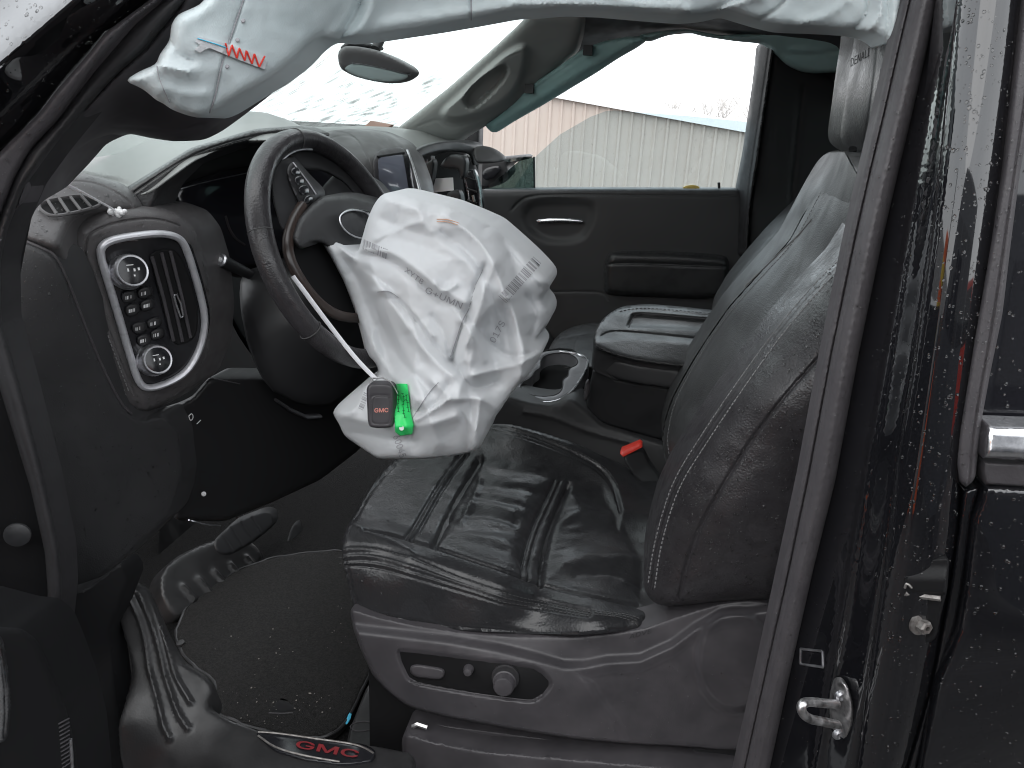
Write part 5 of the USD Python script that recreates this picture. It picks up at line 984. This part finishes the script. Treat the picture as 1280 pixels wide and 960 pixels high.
cu = Pillow(CP, [(440, 758, .30), (540, 784, .30), (640, 792, .30), (800, 785, .31), (428, 685, .315), (512, 706, .315), (625, 742, .315), (737, 770, .32), (512, 684, .37), (677, 738, .38), (800, 765, .38), (600, 640, .54), (760, 690, .52), (600, 575, .70), (740, 610, .70), (640, 540, .78), (750, 576, .77), (830, 612, .75), (498, 575, .66), (460, 616, .50), (436, 655, .37), (840, 700, .48)], .016, .014, 10, 3.2, rnd=1, lines=CL, disp=seat_disp2, along='n', push=(0, .5, -.5))
cush = part(st_, 'cushion', cu, M['leather_perf'], label='creased wet leather seat cushion')
sl = []
for k in range(3): sl += stitches(cu, [(x, y+(7.5+k*7.0)*max(.25, 1-(x-430)/460)) for x, y in crest[:-1]], 3.2, 2.0)
part(cush, 'stitching', sl+stitches(cu, [(580, 568), (552, 606), (530, 644), (508, 682)], 3, 2)+stitches(cu, [(697, 601), (680, 638), (666, 668), (651, 728)], 3, 2)+stitches(cu, [(640, 540), (682, 554), (724, 571), (756, 590), (772, 616)], 3, 2), M['thread_dark'], kind='stuff')
# plastic base
BP = [(437, 762), (443, 760), (470, 769), (520, 780), (580, 789), (640, 793), (720, 794), (770, 789), (806, 783), (836, 772), (866, 762), (900, 752), (935, 748), (968, 752), (975, 770), (962, 830), (945, 890), (932, 938), (900, 938), (860, 934), (780, 930), (716, 924), (640, 912), (560, 897), (510, 884), (486, 866), (466, 845), (452, 815), (441, 785)]
rl = [(430, 780), (448, 787), (500, 793), (560, 800), (620, 810), (670, 822), (705, 832), (730, 832), (760, 826), (800, 824), (840, 806), (868, 785), (900, 768), (980, 760)]
def base_disp(q):
    x, y = q[:, 0], q[:, 1]; d = y-yl(x, rl)
    a = .022*sstep((d+8)/14)-.014*sstep((d-10)/110)
    c = np.hypot((x-918)/50, (y-826)/66); a += .016*sstep((1.05-c)/.22)
    v = x-yl(y, [(800, 690), (832, 705), (850, 728), (880, 752), (900, 775)][0:0] or [(800, 690), (940, 760)]); 
    return a
cvl = [(690, 822), (712, 836), (730, 852), (745, 876), (760, 896)]
rp_ = Polygon(chaikin([(495, 813), (504, 812), (580, 822), (662, 832), (676, 838), (690, 852), (686, 862), (670, 878), (640, 875), (580, 866), (520, 855), (508, 848)], True, 2))
def base_disp2(q):
    P = shapely.points(q); d = np.where(shapely.contains_xy(rp_, q[:, 0], q[:, 1]), -1, 1)*shapely.distance(P, rp_.boundary)
    sw = q[:, 0]-np.interp(q[:, 1], [815, 836, 852, 876, 896, 930], [680, 712, 730, 745, 760, 775])
    dd_ = base_disp(q)-.010*sstep((sw+2)/16)*sstep((q[:, 1]-yl(q[:, 0], rl))/20)
    return dd_-.010*sstep((1.5-d)/3.5)
bs = Pillow(BP, [(440, 775, .285), (640, 793, .30), (800, 785, .31), (968, 755, .30), (932, 935, .27), (716, 924, .265), (500, 880, .27), (640, 860, .265)], .05, .010, 6, 3, rnd=1, disp=base_disp2)
bse = part(st_, 'base_trim', bs, M['plastic'], label='charcoal plastic side trim of the seat base')
pnl = skin(bs, np.array(rp_.buffer(-2.0).exterior.coords)[::3], .0012, .004, rnd=0)
pn = part(st_, 'control_panel', pnl, M['shade_black'], label='recessed seat control panel with knobs')
sl_ = Pillow([(512, 833), (520, 830), (553, 835), (557, 840), (553, 850), (520, 847), (513, 842)], lambda q: pnl.dep(q)-.020, .014, .005, 3, 2, rnd=1)
part(pn, 'slide_switch', sl_, M['plastic'])
for q, r_, h_ in (((586, 836), .0068, .012), ((631, 851), .0155, .020)):
    c = pnl.surf([q], .001)[0]; kb = part(pn, 'knob', lathe([(r_*1.15, 0), (r_*1.12, .004), (r_, .005), (r_*.98, h_-.003), (r_*.82, h_), (r_*.2, h_+.001)], c, (.05, -.98, .2), 36), M['plastic'])
c = pnl.surf([(632, 846)], .0005)[0]; part(pn, 'knob_ring', lathe([(.0205, 0), (.0205, .004), (.0175, .005)], c, (.05, -.98, .2), 36), M['rubber_dark'])
part(pn, 'edge_line', bead(pnl, [(512, 853), (580, 865), (640, 873), (669, 876)], .0008, .002, 3), M['rubber'])
part(st_, 'maker_print', lettering(bs, 'ADVE', (786, 799), (28, -8), (1, -5.5), .0004, .0003), M['rubber_dark'])
# track and riser below
trk = Pillow([(520, 900), (536, 902), (560, 906), (716, 926), (718, 946), (640, 944), (560, 926), (530, 914)], plane_y(.285), .05, .008, 5, 4, rnd=1)
part(st_, 'slide_rail', trk, M['plastic'])
part(st_, 'rail_cover', Pillow([(502, 922), (508, 914), (540, 924), (600, 936), (760, 950), (900, 962), (940, 968), (940, 1010), (500, 1010), (503, 960)], plane_y(.25), .06, .014, 10, 5, rnd=1), M['plastic'])
part(st_, 'rail_hook', tube([at(516, 908, .26), at(522, 905, .26), at(534, 909, .26)], .004, 6), M['steel'])
part(st_, 'under_frame', box((-.36, .30, .60), (.26, .80, .84)), M['void'])
part(st_, 'rear_bracket', Pillow([(862, 930), (936, 936), (925, 975), (880, 970)], plane_y(.285), .04, .006, 6, 5, rnd=1), M['plastic_dark'])
# backrest
BF = [(1084, 192), (1070, 190), (1058, 191), (1048, 196), (1038, 206), (1022, 234), (1006, 264), (987, 300), (950, 340), (912, 382), (888, 416), (866, 450), (850, 478), (838, 502), (830, 528), (827, 548), (830, 572), (838, 592), (850, 602), (862, 580), (888, 544), (918, 498), (954, 450), (986, 408), (1022, 368), (1052, 336), (1074, 302), (1116, 240)]
nearc = [(1110, 240), (1062, 296), (1040, 330), (1010, 362), (975, 402), (942, 446), (906, 494), (875, 540), (850, 574), (836, 596)]
def bf_disp(q):
    x, y = q[:, 0], q[:, 1]; d = shapely.distance(shapely.points(q), LineString(nearc))
    n = meshkit.fbm(np.c_[q/40, np.full(len(x), 2.0)], 2, 13)
    return -.028*sstep((90-d)/90)*sstep((d+5)/20)*0+.006*(n-.5)
bf = Pillow(BF, [(1060, 193, .70), (1022, 234, .76), (912, 382, .80), (838, 502, .81), (828, 560, .80), (850, 608, .66), (1084, 200, .45), (1040, 335, .47), (942, 450, .48), (860, 590, .50), (1000, 330, .60), (930, 420, .62), (870, 510, .64)], .12, .035, 24, 4, rnd=1, disp=bf_disp,
    lines=[([(1056, 200), (1036, 226), (1012, 274), (994, 304), (958, 342), (920, 384), (895, 418), (874, 452), (850, 494), (840, 530), (838, 556), (846, 590)], 1.4, -.004), ([(1050, 222), (1032, 252), (1014, 284), (1004, 320), (994, 368)], 2.5, -.003), ([(974, 392), (988, 374), (1001, 370)], 1.6, -.003), ([(968, 400), (984, 382)], 1.4, -.003)])
bk_ = part(st_, 'backrest', bf, M['leather_back'], label='grey lit leather front of the backrest')
part(bk_, 'stitching', stitches(bf, [(1052, 203), (1030, 232), (1006, 280), (988, 308), (952, 346), (914, 388), (889, 422), (868, 456), (846, 496), (836, 530), (834, 558), (842, 592)], 3, 2, .0008), M['thread'], kind='stuff')
part(bk_, 'piping', bead(bf, [(1014, 275), (998, 294), (980, 311), (957, 333), (931, 358)], .0016, .002, 4), M['thread'])
BB = [(1100, 250), (1070, 290), (1050, 322), (1026, 346), (1000, 374), (972, 406), (942, 446), (906, 494), (875, 540), (852, 574), (838, 597), (822, 632), (812, 670), (805, 706), (804, 730), (808, 744), (818, 754), (832, 758), (870, 755), (920, 750), (968, 749), (990, 720), (1030, 560), (1070, 400), (1100, 320)]
bb_ = Pillow(BB, [(1070, 292, .36), (942, 448, .36), (838, 598, .36), (806, 710, .35), (832, 757, .315), (968, 749, .30), (1090, 320, .30), (1030, 560, .285), (900, 640, .30), (970, 500, .30)], .08, .050, 34, 4, rnd=1,
    lines=[([(1036, 434), (1010, 462), (980, 496), (942, 545), (905, 604), (875, 656), (858, 700), (850, 745)], 2.2, -.005), ([(1060, 322), (1024, 356), (980, 408), (948, 450), (912, 500), (880, 548), (846, 602), (830, 650), (820, 690), (814, 735)], 1.3, -.003)], noise=(50, .008))
bol = part(st_, 'side_bolster', bb_, M['leather_wet'], label='rain beaded outer bolster of the backrest')
part(bol, 'stitching', stitches(bb_, [(1060, 326), (1026, 360), (983, 411), (952, 453), (917, 503), (885, 551), (850, 605), (834, 652), (824, 692), (818, 738)], 3.2, 2.4, .0009)+stitches(bb_, [(1054, 320), (1019, 353), (976, 404), (944, 446), (908, 497), (876, 545), (842, 599), (826, 648), (816, 688), (810, 730)], 3.2, 2.4, .0008), M['thread'], kind='stuff')
# headrest
HP = [(1069, 30), (1068, 46), (1064, 72), (1060, 100), (1056, 130), (1052, 152), (1050, 170), (1053, 180), (1062, 187), (1074, 193), (1086, 188), (1100, 150), (1112, 90), (1120, 40), (1112, 28)]
hr = Pillow(HP, [(1068, 46, .66), (1051, 165, .68), (1074, 192, .62), (1098, 60, .50), (1090, 150, .50), (1112, 60, .46)], .09, .018, 9, 3, rnd=1, lines=[([(1098, 40), (1094, 90), (1087, 140), (1080, 178)], 1.6, -.004)])
hh = part(st_, 'headrest', hr, M['leather'], label='leather headrest with embossed letters')
part(hh, 'lettering', lettering(hr, 'DENALI', (1062.5, 84), (24, -14), (.6, -10.5), .0006, .0005), M['void'])
part(st_, 'headrest_post', tube([at(1066, 186, .60), at(1064, 204, .62)], .006, 10), M['plastic_dark']); part(st_, 'post_collar', bead(bf, [(1060, 196), (1066, 193), (1070, 205), (1078, 208)], .0012, .001, 2, sm=0), M['satin'])
# buckle
bu = Pillow([(777, 570), (803, 561), (812, 580), (828, 602), (812, 606), (800, 604), (788, 588)], plane(at(800, 575, .765), (.45, -.75, .48)), .022, .005, 4, 2.5, rnd=1)
bkl = part(st_, 'belt_buckle', bu, M['plastic_dark'], label='black belt buckle with red release button')
part(bkl, 'release_button', Pillow([(775, 567), (777, 562), (800, 552.5), (803, 554.5), (803, 559), (779, 571)], plane(at(790, 562, .76), (.15, -.8, .55)), .014, .002, 2, 2, rnd=0), M['red_plastic'])

# ================================================================ floor mat and litter
matp = [(219, 792), (224, 780), (232, 760), (262, 734), (300, 712), (340, 698), (380, 692), (424, 688), (450, 700), (470, 790), (466, 836), (452, 864), (440, 890), (430, 908), (414, 920), (392, 925), (360, 922), (330, 914), (290, 902), (262, 887), (268, 872), (271, 858), (262, 846), (240, 832), (224, 812)]
mt = Pillow(matp, plane_z(.575), .012, .006, 5, 5, rnd=1, noise=(60, .006), push=(0, 0, -1), along='n')
mat = thing('floor_mat', 'black carpet floor mat littered with crumbs in the driver footwell', 'mat', (-.55, .5, .56))
part(mat, 'pile', mt, M['mat_pile'])
part(mat, 'binding', tube(on(mt, matp, .001, 5, True, 1), .0032, 6, True), M['rubber_dark'])
hk = Pillow([(334, 890), (346, 876), (352, 874), (372, 884), (370, 890), (352, 892)], lambda q: mt.dep(q)*.994, .004, .002, 3, 3, rnd=1); hkp = part(mat, 'anchor_patch', hk, M['void'])
part(hkp, 'edge', bead(hk, [(336, 891), (352, 892), (366, 891)], .001, .0005, 2), M['rubber'])
part(mat, 'anchor', lathe([(.009, 0), (.008, .003), (.003, .004)], mt.surf([(226, 808)], .002)[0], (0, -.1, 1), 20), M['floor_rubber'])
cr = []
rg = np.random.default_rng(5)
for k in range(80):
    u = rg.random(); q = (rg.uniform(270, 420), rg.uniform(870, 918)) if u < .6 else (rg.uniform(240, 450), rg.uniform(720, 900))
    if not mt.poly.contains(shapely.Point(q)): continue
    c = mt.surf([q], .001)[0]; b_ = trimesh.creation.icosphere(0, rg.uniform(.0005, .0013)*(1.8 if rg.random() > .94 else 1)); b_.apply_scale([rg.uniform(.5, 1.8), rg.uniform(.5, 1.8), .6]); b_.apply_translation(c); cr.append(b_)
solo('crumbs', cr, M['crumb'], 'pale crumbs and grit scattered on the black floor mat', 'crumbs', kind='stuff', smooth=False)
def shard(poly, pl, m, name, label, cat, lift=.003):
    s_ = Pillow(poly, lambda q: pl.dep(q)*(1-.004)-0*lift, .002, .001, 2, 2, rnd=1, disp=lambda q: pl.relief(q)); return solo(name, s_, m, label, cat)
shard([(433, 898), (437, 890), (440, 892), (437, 902), (431, 908)], mt, M['blue'], 'plastic_shard', 'small blue plastic shard at the edge of the floor mat', 'shard')
shard([(390, 866), (395, 864), (396, 868), (391, 869)], mt, M['snow'], 'paper_scrap', 'tiny white paper scrap on the right half of the floor mat', 'paper scrap')
shard([(735, 748), (741, 746), (747, 750), (741, 752)], cu, M['leafm'], 'dry_leaf', 'tiny orange dry leaf on the rear of the driver seat cushion', 'leaf')
lf = Pillow([(852, 235), (858, 232), (868, 231), (876, 234), (872, 238), (856, 238)], plane_y(YP+.012), .008, .003, 3, 2, rnd=1); solo('dry_leaf', lf, M['yellow'], 'yellow dry leaf on the passenger door window ledge', 'leaf')
wt = low.surf([(255, 617)], .03)[0]; solo('paper_scrap', lathe([(.004, 0), (.0045, .003), (.002, .005)], wt, (.3, -.9, .2), 8), M['mark'], 'small white scrap hanging under the dashboard in the dark footwell', 'paper scrap')
solo('trim_wire', bead(low, [(236, 650), (258, 656), (276, 657)], .0014, .03, 3), M['satin'], 'thin bright wire under the dashboard above the foot rest', 'wire')
# white string at the pillar with a lint knot
w0, w1 = at(40, 216, .20), pod.surf([(146, 264)], .004)[0]
zt = thing('cable_tie', 'white nylon tie from the windscreen pillar to the switch pod with torn lint', 'cable tie', w0)
wq = chaikin(np.array([w0, w0*.55+w1*.45+[0, 0, .006], w1]), False, 3); part(zt, 'strap', tube(wq, np.linspace(.0042, .0018, len(wq)), 8, flat=.5, up=(0, -1, .2)), M['white_tie'])
kn_ = []
for k in range(14):
    b_ = trimesh.creation.icosphere(1, rg.uniform(.003, .005)); b_.apply_translation(w1+rg.normal(0, 1, 3)*[.008, .003, .0025]); kn_.append(b_)
part(zt, 'lint', kn_, M['snow'])

# ================================================================ rain on everything near the open doorway
solo('water_drops', droplets([(lip, 260, .0006, .0018), (seal, 420, .0005, .0014), (mp, 600, .0004, .0012), (edge, 900, .0005, .0017), (strip, 180, .0005, .0015), (skin_, 520, .0005, .0018), (wnd, 240, .0005, .0018)], 1), M['water'], 'rain drops beaded over the middle pillar and rear door', 'water drops', kind='stuff', smooth=True)
solo('water_drops', droplets([(bb_, 1800, .0005, .0021), (bs, 300, .0005, .0015), (cu, 420, .0005, .0022)], 2), M['water'], 'fine rain drops on the driver seat bolster and base', 'water drops', kind='stuff', smooth=True)
solo('water_drops', droplets([(pod, 1800, .0005, .0022), (endt, 420, .0006, .0022), (endp, 900, .0005, .0022)], 3), M['water'], 'rain drops on the left end of the dashboard', 'water drops', kind='stuff', smooth=True)
solo('water_drops', droplets([(out, 160, .0008, .0022), (jamb, 200, .0007, .0018), (s1, 160, .0007, .002), (s2, 120, .0006, .0016), (hinge, 120, .0006, .0015)], 4), M['water'], 'rain drops on the windscreen pillar and its seals', 'water drops', kind='stuff', smooth=True)
